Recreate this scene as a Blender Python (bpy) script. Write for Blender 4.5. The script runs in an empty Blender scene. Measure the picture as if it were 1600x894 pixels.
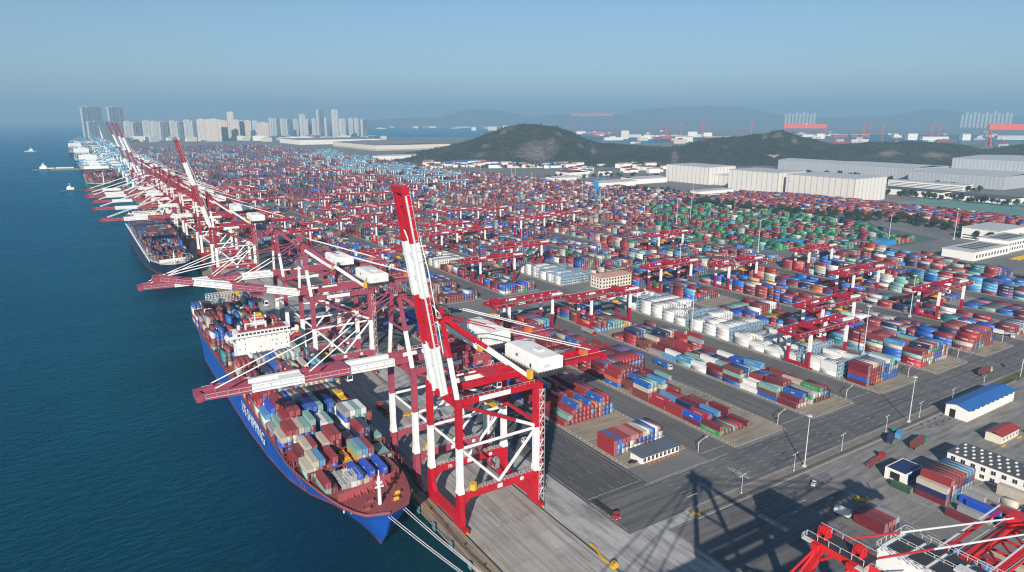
import bpy, math, random
import numpy as np
from mathutils import Vector, Matrix, Quaternion, noise as mnoise
R = math.radians
rng = random.Random(7)
nrng = np.random.default_rng(7)
scene = bpy.context.scene
COL = scene.collection

# ------------------------------------------------------------------ materials
def new_mat(name):
    m = bpy.data.materials.new(name); m.use_nodes = True
    nt = m.node_tree; b = nt.nodes['Principled BSDF']
    return m, nt, b
def N(nt, t, **kw):
    n = nt.nodes.new(t)
    for k, v in kw.items():
        if k in n.inputs.keys(): n.inputs[k].default_value = v
        else: setattr(n, k, v)
    return n
def L(nt, a, b): nt.links.new(a, b)
def mix(nt, fac, a, b, mode='MIX'):
    n = nt.nodes.new('ShaderNodeMix'); n.data_type = 'RGBA'; n.blend_type = mode
    for s, v in ((n.inputs[0], fac), (n.inputs[6], a), (n.inputs[7], b)):
        if hasattr(v, 'is_linked'): L(nt, v, s)
        else: s.default_value = v if not isinstance(v, tuple) else (v + (1,) if len(v) == 3 else v)
    return n.outputs[2]
def noise_fac(nt, vec, scale, detail=4, lo=.35, hi=.65, rough=.6):
    n = N(nt, 'ShaderNodeTexNoise'); n.inputs['Scale'].default_value = scale
    n.inputs['Detail'].default_value = detail; n.inputs['Roughness'].default_value = rough
    if vec is not None: L(nt, vec, n.inputs['Vector'])
    r = N(nt, 'ShaderNodeMapRange'); r.inputs[1].default_value = lo; r.inputs[2].default_value = hi
    L(nt, n.outputs[0], r.inputs[0])
    return r.outputs[0]
def pos(nt, scale=(1, 1, 1)):
    g = N(nt, 'ShaderNodeNewGeometry')
    mp = N(nt, 'ShaderNodeMapping'); mp.inputs['Scale'].default_value = scale
    L(nt, g.outputs['Position'], mp.inputs['Vector'])
    return mp.outputs[0]
def dull_dusty_tops(nt, col, dust, dustcol=(.30, .25, .23)):  # dust on upward faces, with the low-sun dullness of tops painted in
    g = N(nt, 'ShaderNodeNewGeometry'); s = N(nt, 'ShaderNodeSeparateXYZ'); L(nt, g.outputs['Normal'], s.inputs[0])
    r = N(nt, 'ShaderNodeMapRange'); r.inputs[1].default_value = .6; r.inputs[2].default_value = .95; r.inputs[4].default_value = dust
    L(nt, s.outputs[2], r.inputs[0])
    return mix(nt, r.outputs[0], col, dustcol)
def paint(name, rgb=(.5, .5, .5), rough=.5, var=.18, scale=.35, src=None, dust=0, wear=0., metallic=0., dark=.55):
    """weathered paint; src: None, 'object' (Object Info colour) or 'attr' (per container colour)"""
    m, nt, b = new_mat(name)
    if src == 'object':
        o = N(nt, 'ShaderNodeObjectInfo'); col = o.outputs['Color']
    elif src == 'attr':
        o = N(nt, 'ShaderNodeAttribute'); o.attribute_name = 'paint'; col = o.outputs['Color']
    else:
        c = N(nt, 'ShaderNodeRGB'); c.outputs[0].default_value = (*rgb, 1); col = c.outputs[0]
    p = pos(nt)
    f = noise_fac(nt, p, scale, 5, .3, .7)
    mm = N(nt, 'ShaderNodeMath', operation='MULTIPLY'); L(nt, f, mm.inputs[0]); mm.inputs[1].default_value = var
    col2 = mix(nt, mm.outputs[0], col, mix(nt, 1., col, (dark, dark * .96, dark * .92), 'MULTIPLY'))
    if wear:
        f2 = noise_fac(nt, pos(nt, (1, 1, .25)), 1.3, 6, .58, .72)
        m2 = N(nt, 'ShaderNodeMath', operation='MULTIPLY'); L(nt, f2, m2.inputs[0]); m2.inputs[1].default_value = wear
        col2 = mix(nt, m2.outputs[0], col2, (.13, .065, .04))
    if dust: col2 = dull_dusty_tops(nt, col2, dust)
    L(nt, col2, b.inputs['Base Color'])
    b.inputs['Roughness'].default_value = rough; b.inputs['Metallic'].default_value = metallic
    return m

M = {}
M['paint'] = paint('weathered_steel_paint', src='object', rough=.42, var=.5, scale=.25, wear=.28)
M['white'] = paint('white_steel_paint', (.78, .78, .76), .45, .35, .3, wear=.26, dark=.66)
M['dark'] = paint('dark_steel', (.035, .037, .04), .5, .3)
M['rail'] = paint('galvanised_rail', (.56, .56, .56), .5, .2)
M['yellow'] = paint('yellow_paint', (.62, .38, .03), .5, .3, wear=.15)
M['orange'] = paint('orange_paint', (.6, .14, .03), .5, .3, wear=.1)
m, nt, b = new_mat('window_glass'); b.inputs['Base Color'].default_value = (.02, .03, .04, 1); b.inputs['Roughness'].default_value = .08; M['glass'] = m
M['rubber'] = paint('black_rubber', (.018, .018, .019), .8, .2)
M['container'] = paint('container_paint', src='object', rough=.5, var=.35, scale=.5, wear=.18, dust=.11)
M['containers'] = paint('container_paint_mass', src='attr', rough=.5, var=.35, scale=.5, wear=.18, dust=.11)
def add_marks(m):
    """frame seams, door bars, painted end shade and line logos from each face's own UV square"""
    nt = m.node_tree; b = nt.nodes['Principled BSDF']; src = b.inputs['Base Color'].links[0].from_socket
    def mth(op, a, b_=None, c=None):
        n = N(nt, 'ShaderNodeMath', operation=op)
        for i, v in enumerate((a, b_, c)):
            if v is None: continue
            if hasattr(v, 'is_linked'): L(nt, v, n.inputs[i])
            else: n.inputs[i].default_value = v
        return n.outputs[0]
    uv = N(nt, 'ShaderNodeUVMap'); sp = N(nt, 'ShaderNodeSeparateXYZ'); L(nt, uv.outputs[0], sp.inputs[0])
    du = mth('ABSOLUTE', mth('SUBTRACT', sp.outputs[0], .5)); dv = mth('ABSOLUTE', mth('SUBTRACT', sp.outputs[1], .5))
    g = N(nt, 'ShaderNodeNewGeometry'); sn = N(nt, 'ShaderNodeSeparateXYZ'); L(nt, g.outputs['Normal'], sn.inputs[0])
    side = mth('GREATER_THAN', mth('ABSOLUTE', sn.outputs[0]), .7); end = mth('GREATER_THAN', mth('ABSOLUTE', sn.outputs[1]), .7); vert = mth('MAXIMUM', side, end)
    at = N(nt, 'ShaderNodeAttribute'); at.attribute_name = 'paint'
    seam = mth('MULTIPLY', mth('MAXIMUM', mth('GREATER_THAN', dv, .455), mth('MULTIPLY', end, mth('GREATER_THAN', du, .46))), vert)
    col = mix(nt, mth('MULTIPLY', seam, .5), src, (.02, .018, .018))
    bars = mth('MULTIPLY', end, mth('LESS_THAN', mth('ABSOLUTE', mth('SUBTRACT', mth('FRACT', mth('MULTIPLY', sp.outputs[0], 5.)), .5)), .1))
    col = mix(nt, mth('MULTIPLY', bars, .22), col, (.4, .38, .36))
    col = mix(nt, mth('MULTIPLY', end, .30), col, (.035, .028, .028))  # end faces darkened: shade of the door gear recesses painted into the colour
    lg = mth('MULTIPLY', mth('MULTIPLY', mth('LESS_THAN', du, .17), mth('LESS_THAN', mth('ABSOLUTE', mth('SUBTRACT', sp.outputs[1], .56)), .17)), mth('MULTIPLY', side, mth('GREATER_THAN', at.outputs['Alpha'], .66)))
    brk = noise_fac(nt, pos(nt), 1.6, 3, .42, .52)
    col = mix(nt, mth('MULTIPLY', mth('MULTIPLY', lg, brk), .75), col, (.62, .62, .60))
    L(nt, col, b.inputs['Base Color'])
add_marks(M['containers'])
CR = [M['paint'], M['white'], M['dark'], M['rail'], M['yellow'], M['glass'], M['orange']]
P_, W_, D_, Ra_, Y_, G_, O_ = range(7)

def ground_mat(name, rgb, rgb2, var_scale=.02, streak=None, slabs=None, rough=.85, stain=.5, fine=.6, bump=.0, dark=(.03, .031, .033)):
    m, nt, b = new_mat(name)
    p = pos(nt)
    col = mix(nt, noise_fac(nt, p, var_scale, 6, .35, .65, .65), rgb, rgb2)
    if slabs:
        br = N(nt, 'ShaderNodeTexBrick'); br.offset = 0.
        br.inputs['Color1'].default_value = (1, 1, 1, 1); br.inputs['Color2'].default_value = (.78, .78, .78, 1); br.inputs['Mortar'].default_value = (.45, .45, .45, 1)
        br.inputs['Scale'].default_value = 1.; br.inputs['Mortar Size'].default_value = .06; br.inputs['Brick Width'].default_value = slabs[0]; br.inputs['Row Height'].default_value = slabs[1]
        L(nt, p, br.inputs['Vector'])
        col = mix(nt, .75, col, br.outputs[0], 'MULTIPLY')
    if streak:
        f = noise_fac(nt, pos(nt, streak), 1., 5, .45, .72)
        s = N(nt, 'ShaderNodeMath', operation='MULTIPLY'); L(nt, f, s.inputs[0]); s.inputs[1].default_value = .75
        col = mix(nt, s.outputs[0], col, dark)
    f = noise_fac(nt, p, .11, 8, .56, .74, .7)
    s = N(nt, 'ShaderNodeMath', operation='MULTIPLY'); L(nt, f, s.inputs[0]); s.inputs[1].default_value = stain
    col = mix(nt, s.outputs[0], col, dark)
    f = noise_fac(nt, p, 1.1, 5, .3, .7)
    s = N(nt, 'ShaderNodeMath', operation='MULTIPLY'); L(nt, f, s.inputs[0]); s.inputs[1].default_value = fine * .4
    col = mix(nt, s.outputs[0], col, mix(nt, 1., col, (.6, .6, .6), 'MULTIPLY'))
    L(nt, col, b.inputs['Base Color']); b.inputs['Roughness'].default_value = rough
    return m
M['land'] = ground_mat('yard_ground', (.14, .14, .138), (.20, .195, .183), .012, None, None, stain=.4)
M['apron'] = ground_mat('quay_concrete', (.34, .328, .30), (.43, .42, .395), .03, (.55, .03, 1), (9., 12.), stain=.55, dark=(.10, .097, .09))
M['apron_light'] = ground_mat('pale_concrete', (.47, .465, .45), (.38, .38, .37), .035, (.3, .05, 1), (9., 14.), stain=.3)
M['quay_edge'] = ground_mat('quay_edge_concrete', (.30, .235, .165), (.22, .19, .15), .06, (1.5, .06, 1), None, stain=.4)
M['asphalt'] = ground_mat('asphalt', (.072, .074, .078), (.10, .10, .103), .03, (.5, .02, 1), None, stain=.35, dark=(.03, .03, .032))
M['asphalt_x'] = ground_mat('asphalt_cross', (.105, .106, .108), (.155, .154, .152), .02, (.02, .5, 1), None, stain=.6, dark=(.035, .036, .04))
M['yardconc'] = ground_mat('worn_yard_concrete', (.215, .21, .20), (.29, .28, .262), .03, (.05, .4, 1), (14., 7.), stain=.45, dark=(.07, .07, .07))
M['lane'] = ground_mat('lane_asphalt', (.115, .115, .113), (.15, .148, .142), .02, (.6, .02, 1), None, stain=.5, dark=(.05, .05, .052))
M['island'] = ground_mat('block_paving', (.37, .315, .235), (.28, .245, .195), .04, (.07, .9, 1), (13., 2.6), stain=.45, dark=(.10, .09, .08))
M['median'] = ground_mat('median_paving', (.25, .225, .185), (.17, .165, .15), .05, None, (2.4, 2.4), stain=.4)
M['kerb'] = ground_mat('kerb_stone', (.38, .37, .35), (.28, .27, .26), .2, None, None, stain=.3)
M['greenground'] = ground_mat('netted_green_ground', (.055, .125, .095), (.105, .13, .12), .03, None, None, stain=.3)
M['teal'] = ground_mat('teal_netted_soil', (.10, .22, .19), (.14, .28, .25), .018, None, None, stain=.35, dark=(.17, .13, .11))
M['grass'] = ground_mat('roadside_grass', (.07, .10, .025), (.10, .115, .04), .15, None, None, stain=.4)
m, nt, b = new_mat('road_marking_paint')
f = noise_fac(nt, pos(nt), .9, 6, .38, .62)
L(nt, mix(nt, f, (.50, .50, .49), (.20, .20, .20)), b.inputs['Base Color']); b.inputs['Roughness'].default_value = .7; M['mark'] = m
m, nt, b = new_mat('yellow_marking_paint')
f = noise_fac(nt, pos(nt), .6, 6, .38, .62)
L(nt, mix(nt, f, (.55, .38, .08), (.3, .24, .12)), b.inputs['Base Color']); b.inputs['Roughness'].default_value = .7; M['ymark'] = m

# water
m, nt, b = new_mat('sea_water')
p = pos(nt)
c = mix(nt, noise_fac(nt, pos(nt, (1., .35, 1)), .006, 6, .35, .65), (.0004, .019, .031), (.0008, .032, .048))
n1 = N(nt, 'ShaderNodeTexNoise'); n1.inputs['Scale'].default_value = .16; n1.inputs['Detail'].default_value = 7; n1.inputs['Roughness'].default_value = .62
L(nt, pos(nt, (1., 1.9, 1)), n1.inputs['Vector'])
n2 = N(nt, 'ShaderNodeTexNoise'); n2.inputs['Scale'].default_value = .02; n2.inputs['Detail'].default_value = 3; L(nt, p, n2.inputs['Vector'])
ad = N(nt, 'ShaderNodeMath', operation='MULTIPLY_ADD'); L(nt, n2.outputs[0], ad.inputs[0]); ad.inputs[1].default_value = 1.5; L(nt, n1.outputs[0], ad.inputs[2])
bm = N(nt, 'ShaderNodeBump'); bm.inputs['Strength'].default_value = .9; bm.inputs['Distance'].default_value = 2.2
L(nt, ad.outputs[0], bm.inputs['Height'])
nt.nodes.remove(b)
df = N(nt, 'ShaderNodeBsdfDiffuse'); L(nt, c, df.inputs['Color'])
gl = N(nt, 'ShaderNodeBsdfGlossy'); gl.inputs['Color'].default_value = (.10, .66, .92, 1)
fr = N(nt, 'ShaderNodeFresnel'); fr.inputs['IOR'].default_value = 1.33; fm2 = N(nt, 'ShaderNodeMath', operation='MULTIPLY'); L(nt, fr.outputs[0], fm2.inputs[0]); fm2.inputs[1].default_value = 1.
mx = N(nt, 'ShaderNodeMixShader'); L(nt, fm2.outputs[0], mx.inputs[0]); L(nt, df.outputs[0], mx.inputs[1]); L(nt, gl.outputs[0], mx.inputs[2])
for q in (df, gl, fr): L(nt, bm.outputs[0], q.inputs['Normal'])
L(nt, mx.outputs[0], nt.nodes['Material Output'].inputs['Surface'])
rg = N(nt, 'ShaderNodeMapRange'); rg.inputs[3].default_value = .16; rg.inputs[4].default_value = .34; L(nt, noise_fac(nt, pos(nt, (.25, 1., 1)), .012, 5, .35, .65), rg.inputs[0]); L(nt, rg.outputs[0], gl.inputs['Roughness'])
M['water'] = m

# hill forest: green with rock scars from a vertex attribute
m, nt, b = new_mat('forest_hill')
p = pos(nt)
g1 = mix(nt, noise_fac(nt, p, .03, 6, .3, .7, .7), (.006, .012, .008), (.017, .025, .013))
g1 = mix(nt, noise_fac(nt, p, .004, 4, .45, .7), g1, (.035, .036, .022))
g1 = mix(nt, noise_fac(nt, pos(nt, (1, 1, 2)), .014, 7, .5, .68, .75), g1, (.06, .052, .034))
g1 = mix(nt, noise_fac(nt, p, .009, 6, .52, .7, .7), g1, (.012, .03, .012))
at = N(nt, 'ShaderNodeAttribute'); at.attribute_name = 'rock'
rk = N(nt, 'ShaderNodeMath', operation='MULTIPLY_ADD'); L(nt, at.outputs['Fac'], rk.inputs[0]); rk.inputs[1].default_value = .95
nf = noise_fac(nt, p, .018, 7, .3, .7, .7); nn = N(nt, 'ShaderNodeMath', operation='SUBTRACT'); L(nt, nf, nn.inputs[0]); nn.inputs[1].default_value = .72
L(nt, nn.outputs[0], rk.inputs[2]); rk.use_clamp = True
L(nt, mix(nt, rk.outputs[0], g1, (.16, .132, .112)), b.inputs['Base Color']); b.inputs['Roughness'].default_value = .95
bm = N(nt, 'ShaderNodeBump'); bm.inputs['Strength'].default_value = 1.; bm.inputs['Distance'].default_value = 22.
nz = N(nt, 'ShaderNodeTexNoise'); nz.inputs['Scale'].default_value = .05; nz.inputs['Detail'].default_value = 6; L(nt, p, nz.inputs['Vector'])
L(nt, nz.outputs[0], bm.inputs['Height']); L(nt, bm.outputs[0], b.inputs['Normal'])
M['forest'] = m
M['mountain'] = paint('far_mountain', (.05, .07, .05), .95, .5, .003)
m, nt, b = new_mat('tree_leaves')
L(nt, mix(nt, noise_fac(nt, pos(nt), .4, 3), (.012, .026, .012), (.03, .05, .02)), b.inputs['Base Color']); b.inputs['Roughness'].default_value = .9; M['leaf'] = m
M['bark'] = paint('tree_bark', (.09, .065, .045), .9, .4)

def tower_mat(name, wall, win, cols=7.5, rows=3.3, sill=.42):
    m, nt, b = new_mat(name)
    tc = N(nt, 'ShaderNodeTexCoord'); s = N(nt, 'ShaderNodeSeparateXYZ'); L(nt, tc.outputs['Object'], s.inputs[0])
    a = N(nt, 'ShaderNodeMath', operation='ADD'); L(nt, s.outputs[0], a.inputs[0]); L(nt, s.outputs[1], a.inputs[1])
    cb = N(nt, 'ShaderNodeCombineXYZ'); L(nt, a.outputs[0], cb.inputs[0]); L(nt, s.outputs[2], cb.inputs[1])
    br = N(nt, 'ShaderNodeTexBrick'); br.offset = 0.
    br.inputs['Color1'].default_value = (*win, 1); br.inputs['Color2'].default_value = (win[0]*1.5, win[1]*1.5, win[2]*1.5, 1); br.inputs['Mortar'].default_value = (*wall, 1)
    br.inputs['Scale'].default_value = 1.; br.inputs['Mortar Size'].default_value = 1.1; br.inputs['Mortar Smooth'].default_value = .0
    br.inputs['Brick Width'].default_value = cols; br.inputs['Row Height'].default_value = rows
    L(nt, cb.outputs[0], br.inputs['Vector'])
    L(nt, br.outputs[0], b.inputs['Base Color']); b.inputs['Roughness'].default_value = .6
    return m
M['tower_white'] = tower_mat('pale_apartment_facade', (.62, .61, .58), (.12, .14, .16))
M['tower_cream'] = tower_mat('cream_apartment_facade', (.60, .53, .45), (.2, .17, .15))
M['tower_grey'] = tower_mat('grey_apartment_facade', (.42, .43, .44), (.10, .12, .14))
def cladding(name, rgb, rgb2, width=12., seam=.25):
    m, nt, b = new_mat(name)
    tc = N(nt, 'ShaderNodeTexCoord'); s = N(nt, 'ShaderNodeSeparateXYZ'); L(nt, tc.outputs['Object'], s.inputs[0])
    a = N(nt, 'ShaderNodeMath', operation='ADD'); L(nt, s.outputs[0], a.inputs[0]); L(nt, s.outputs[1], a.inputs[1])
    d = N(nt, 'ShaderNodeMath', operation='DIVIDE'); L(nt, a.outputs[0], d.inputs[0]); d.inputs[1].default_value = width
    fr = N(nt, 'ShaderNodeMath', operation='FRACT'); L(nt, d.outputs[0], fr.inputs[0])
    lt = N(nt, 'ShaderNodeMath', operation='LESS_THAN'); L(nt, fr.outputs[0], lt.inputs[0]); lt.inputs[1].default_value = seam
    c = mix(nt, lt.outputs[0], rgb, rgb2)
    f = noise_fac(nt, pos(nt, (1, 1, .3)), .08, 5, .3, .8); 
    sm = N(nt, 'ShaderNodeMath', operation='MULTIPLY'); L(nt, f, sm.inputs[0]); sm.inputs[1].default_value = .3
    c = mix(nt, sm.outputs[0], c, mix(nt, 1., c, (.7, .68, .65), 'MULTIPLY'))
    L(nt, c, b.inputs['Base Color']); b.inputs['Roughness'].default_value = .55
    return m
M['clad_cream'] = cladding('ribbed_cream_cladding', (.66, .64, .60), (.40, .38, .34), 13., .12)
M['clad_grey'] = cladding('grey_blue_cladding', (.40, .43, .46), (.34, .37, .40), 9., .5)
def seam_roof(name, rgb, width, axis=0, dark=.72):
    m, nt, b = new_mat(name)
    tc = N(nt, 'ShaderNodeTexCoord'); s_ = N(nt, 'ShaderNodeSeparateXYZ'); L(nt, tc.outputs['Object'], s_.inputs[0])
    d = N(nt, 'ShaderNodeMath', operation='DIVIDE'); L(nt, s_.outputs[axis], d.inputs[0]); d.inputs[1].default_value = width
    fr_ = N(nt, 'ShaderNodeMath', operation='FRACT'); L(nt, d.outputs[0], fr_.inputs[0])
    fl = N(nt, 'ShaderNodeMath', operation='FLOOR'); L(nt, d.outputs[0], fl.inputs[0]); wn = N(nt, 'ShaderNodeTexWhiteNoise', noise_dimensions='1D'); L(nt, fl.outputs[0], wn.inputs[1])
    lt = N(nt, 'ShaderNodeMath', operation='LESS_THAN'); L(nt, fr_.outputs[0], lt.inputs[0]); lt.inputs[1].default_value = .14
    mm = N(nt, 'ShaderNodeMath', operation='MULTIPLY_ADD'); L(nt, wn.outputs[0], mm.inputs[0]); mm.inputs[1].default_value = .35; L(nt, lt.outputs[0], mm.inputs[2]); mm.use_clamp = True
    c = mix(nt, mm.outputs[0], rgb, tuple(v*dark for v in rgb))
    f = noise_fac(nt, pos(nt), .12, 6, .4, .75); sm = N(nt, 'ShaderNodeMath', operation='MULTIPLY'); L(nt, f, sm.inputs[0]); sm.inputs[1].default_value = .4
    c = mix(nt, sm.outputs[0], c, tuple(v*.6+.02 for v in rgb))
    L(nt, c, b.inputs['Base Color']); b.inputs['Roughness'].default_value = .5
    return m
M['wall_white'] = paint('white_render_wall', (.74, .73, .70), .8, .25, .3, wear=.06, dark=.75)
M['wall_cream'] = paint('cream_render_wall', (.64, .59, .49), .8, .25, .3, dark=.75)
M['roof_blue'] = seam_roof('blue_metal_roof', (.025, .14, .42), 1.6)
M['roof_blue2'] = paint('sky_blue_steel', (.04,.26,.52), .5, .2, .2)
M['roof_mid'] = paint('mid_grey_roof', (.24, .22, .215), .7, .4, .02)
M['roof_navy'] = seam_roof('navy_metal_roof', (.012, .025, .11), 1.8)
M['roof_red'] = seam_roof('red_metal_roof', (.33, .035, .035), 1.3)
M['roof_pink'] = paint('faded_pink_roof', (.45, .25, .22), .8, .3, .3)
M['roof_grey'] = paint('grey_roof', (.085, .09, .095), .7, .3, .15)
M['roof_slate'] = seam_roof('slate_blue_roof', (.10, .125, .15), 1.5)
M['roof_pale'] = seam_roof('pale_metal_roof', (.50, .51, .51), 9., 1, .8)
M['black'] = paint('dark_opening', (.012, .012, .013), .9, .1)
M['red'] = paint('shipyard_red', (.62, .09, .055), .6, .2, .05)
M['hull_deck'] = paint('red_oxide_deck', (.27, .065, .065), .7, .4, .3, wear=.2)
M['tank'] = paint('tank_steel', (.6, .6, .6), .3, .2, metallic=.4)

# ------------------------------------------------------------------ mesh builder
class MB:
    def __init__(s): s.v = []; s.f = []; s.m = []
    def hexa(s, p, m=0):
        o = len(s.v); s.v += [tuple(q) for q in p]
        for q in ((0,3,2,1),(4,5,6,7),(0,1,5,4),(1,2,6,5),(2,3,7,6),(3,0,4,7)):
            s.f.append(tuple(o+i for i in q)); s.m.append(m)
        return s
    def box(s, x0, x1, y0, y1, z0, z1, m=0):
        return s.hexa([(x0,y0,z0),(x1,y0,z0),(x1,y1,z0),(x0,y1,z0),(x0,y0,z1),(x1,y0,z1),(x1,y1,z1),(x0,y1,z1)], m)
    def bar(s, p, q, w, h=None, m=0, up=(0,0,1), w2=None, h2=None):
        h = h or w; w2 = w2 or w; h2 = h2 or h
        p = Vector(p); q = Vector(q); d = (q-p)
        if d.length < 1e-6: return s
        d.normalize(); u = Vector(up)
        if abs(d.dot(u)) > .98: u = Vector((0,1,0))
        sx = d.cross(u).normalized(); uz = sx.cross(d).normalized()
        def ring(c, a, b): return [c-sx*a/2-uz*b/2, c+sx*a/2-uz*b/2, c+sx*a/2+uz*b/2, c-sx*a/2+uz*b/2]
        return s.hexa(ring(p, w, h)+ring(q, w2, h2), m)
    def tube(s, p, q, r, m=0, n=8, r2=None):
        r2 = r if r2 is None else r2
        p = Vector(p); q = Vector(q); d = (q-p).normalized(); u = Vector((0,0,1))
        if abs(d.dot(u)) > .98: u = Vector((1,0,0))
        a = d.cross(u).normalized(); b = a.cross(d)
        o = len(s.v)
        for c, rr in ((p, r), (q, r2)):
            for i in range(n):
                t = 2*math.pi*i/n; s.v.append(tuple(c + a*math.cos(t)*rr + b*math.sin(t)*rr))
        for i in range(n):
            j = (i+1) % n; s.f.append((o+i, o+j, o+n+j, o+n+i)); s.m.append(m)
        s.f.append(tuple(o+i for i in reversed(range(n)))); s.m.append(m)
        s.f.append(tuple(o+n+i for i in range(n))); s.m.append(m)
        return s
    def prism(s, poly, z0, z1, m=0):
        o = len(s.v); n = len(poly)
        s.v += [(x, y, z0) for x, y in poly] + [(x, y, z1) for x, y in poly]
        s.f.append(tuple(o+i for i in reversed(range(n)))); s.m.append(m)
        s.f.append(tuple(o+n+i for i in range(n))); s.m.append(m)
        for i in range(n):
            j = (i+1) % n; s.f.append((o+i, o+j, o+n+j, o+n+i)); s.m.append(m)
        return s
    def face(s, pts, m=0):
        o = len(s.v); s.v += [tuple(p) for p in pts]; s.f.append(tuple(range(o, o+len(pts)))); s.m.append(m); return s
    def add(s, other):
        o = len(s.v); s.v += other.v; s.f += [tuple(o+i for i in f) for f in other.f]; s.m += other.m; return s
    def mesh(s, name, mats):
        me = bpy.data.meshes.new(name); me.from_pydata(s.v, [], s.f)
        for x in mats: me.materials.append(x)
        if any(s.m): me.polygons.foreach_set('material_index', s.m)
        me.update(); return me
    def build(s, name, mats, parent=None, loc=(0,0,0), rz=0, color=None):
        if not isinstance(mats, (list, tuple)): mats = [mats]
        return link(name, s.mesh(name, mats), parent, loc, rz, color)
def link(name, data, parent=None, loc=(0,0,0), rz=0, color=None):
    o = bpy.data.objects.new(name, data); COL.objects.link(o)
    o.location = loc; o.rotation_euler = (0, 0, rz)
    if parent: o.parent = parent
    if color: o.color = (*color, 1)
    return o
def tag(o, label=None, cat=None, group=None, kind=None):
    for k, v in (('label', label), ('category', cat), ('group', group), ('kind', kind)):
        if v: o[k] = v
    return o
def empty(name, loc, rz=0):
    o = bpy.data.objects.new(name, None); COL.objects.link(o); o.location = loc; o.rotation_euler = (0,0,rz); o.empty_display_size = .5
    return o
def copy_tree(o, parent=None, color=None):
    c = o.copy(); COL.objects.link(c); c.parent = parent
    if color and c.type == 'MESH': c.color = (*color, 1)
    for ch in list(o.children):
        copy_tree(ch, c, color)
    return c
def paint_tree(o, color):
    if o.type == 'MESH': o.color = (*color, 1)
    for ch in o.children: paint_tree(ch, color)
def struct(o): o['kind'] = 'structure'; return o
def text_mesh(name, s, size, mat, parent=None, loc=(0,0,0), rot=(0,0,0), ext=.02, align='CENTER', sx=1.):
    cu = bpy.data.curves.new(name, 'FONT'); cu.body = s; cu.size = size; cu.extrude = ext; cu.align_x = align; cu.align_y = 'CENTER'
    t = bpy.data.objects.new(name, cu); COL.objects.link(t)
    bpy.context.view_layer.update()
    me = bpy.data.meshes.new_from_object(t.evaluated_get(bpy.context.evaluated_depsgraph_get()))
    bpy.data.objects.remove(t); bpy.data.curves.remove(cu)
    me.materials.clear(); me.materials.append(mat)
    o = link(name, me, parent, loc); o.rotation_euler = rot; o.scale = (sx, 1, 1)
    return o

# ------------------------------------------------------------------ camera
CAMZ = 155.
F, HZ, VX = 1075., 185., 92.
PITCH = math.atan((447-HZ)/F); YAW = math.atan2(800-VX, math.hypot(F, 447-HZ))
cam = bpy.data.cameras.new('camera'); co = bpy.data.objects.new('camera', cam); COL.objects.link(co)
cam.sensor_width = 36; cam.lens = F/1600*36; cam.clip_start = 1; cam.clip_end = 80000
co.location = (0, 0, CAMZ); co.rotation_euler = (R(90)-PITCH, 0, -YAW)
scene.camera = co
_f = Vector((math.sin(YAW)*math.cos(PITCH), math.cos(YAW)*math.cos(PITCH), -math.sin(PITCH)))
_r = Vector((math.cos(YAW), -math.sin(YAW), 0)); _u = _r.cross(_f)
def ray(x, y): return _f*F + _r*(x-800) + _u*(447-y)
def gp(x, y, z=0.):
    """ground point seen in that direction (used to survey far landmarks)"""
    d = ray(x, y); t = (z-CAMZ)/d.z; return Vector((d.x*t, d.y*t, z))

# ------------------------------------------------------------------ light, sky, haze
SUN_EL, SUN_AZ = 25.5, 220.6       # compass azimuth of the sun, clockwise from +Y
w = bpy.data.worlds.new('World'); scene.world = w; w.use_nodes = True
nt = w.node_tree; bg = nt.nodes['Background']
sky = nt.nodes.new('ShaderNodeTexSky'); sky.sky_type = 'NISHITA'; sky.sun_disc = False
sky.sun_elevation = R(SUN_EL); sky.sun_rotation = R(SUN_AZ); sky.altitude = 100; sky.air_density = 1.0; sky.dust_density = .3; sky.ozone_density = 4.6
nt.links.new(sky.outputs[0], bg.inputs['Color']); bg.inputs['Strength'].default_value = .060
sl = bpy.data.lights.new('sun', 'SUN'); sl.energy = 4.8; sl.angle = R(.5); sl.color = (1., .91, .80)
so = bpy.data.objects.new('sun', sl); COL.objects.link(so)
sd = Vector((math.sin(R(SUN_AZ))*math.cos(R(SUN_EL)), math.cos(R(SUN_AZ))*math.cos(R(SUN_EL)), math.sin(R(SUN_EL))))
so.rotation_euler = (-sd).to_track_quat('-Z', 'Y').to_euler(); so.location = (0, 0, 600)
scene.view_settings.view_transform = 'Standard'; scene.view_settings.look = 'None'; scene.view_settings.gamma = 1
scene.view_settings.exposure = .72
scene.cycles.use_denoising = True
scene.cycles.pixel_filter_type = 'BLACKMAN_HARRIS'; scene.cycles.filter_width = 1.15
scene.cycles.max_bounces = 5; scene.cycles.diffuse_bounces = 2; scene.cycles.glossy_bounces = 2; scene.cycles.volume_bounces = 0
scene.cycles.sample_clamp_indirect = 4

m = bpy.data.materials.new('haze_air'); m.use_nodes = True; nt = m.node_tree
for n in list(nt.nodes): nt.nodes.remove(n)
out = nt.nodes.new('ShaderNodeOutputMaterial'); pv = nt.nodes.new('ShaderNodeVolumePrincipled')
pv.inputs['Density'].default_value = 1.2e-4; pv.inputs['Color'].default_value = (.365, .635, .865, 1); pv.inputs['Anisotropy'].default_value = 0.
pv.inputs['Density Attribute'].default_value = ''; 
nt.links.new(pv.outputs[0], out.inputs['Volume'])
hz = MB().box(-9000, 32000, -3000, 32000, -9, 760).build('haze', m); hz['kind'] = 'stuff'

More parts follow.
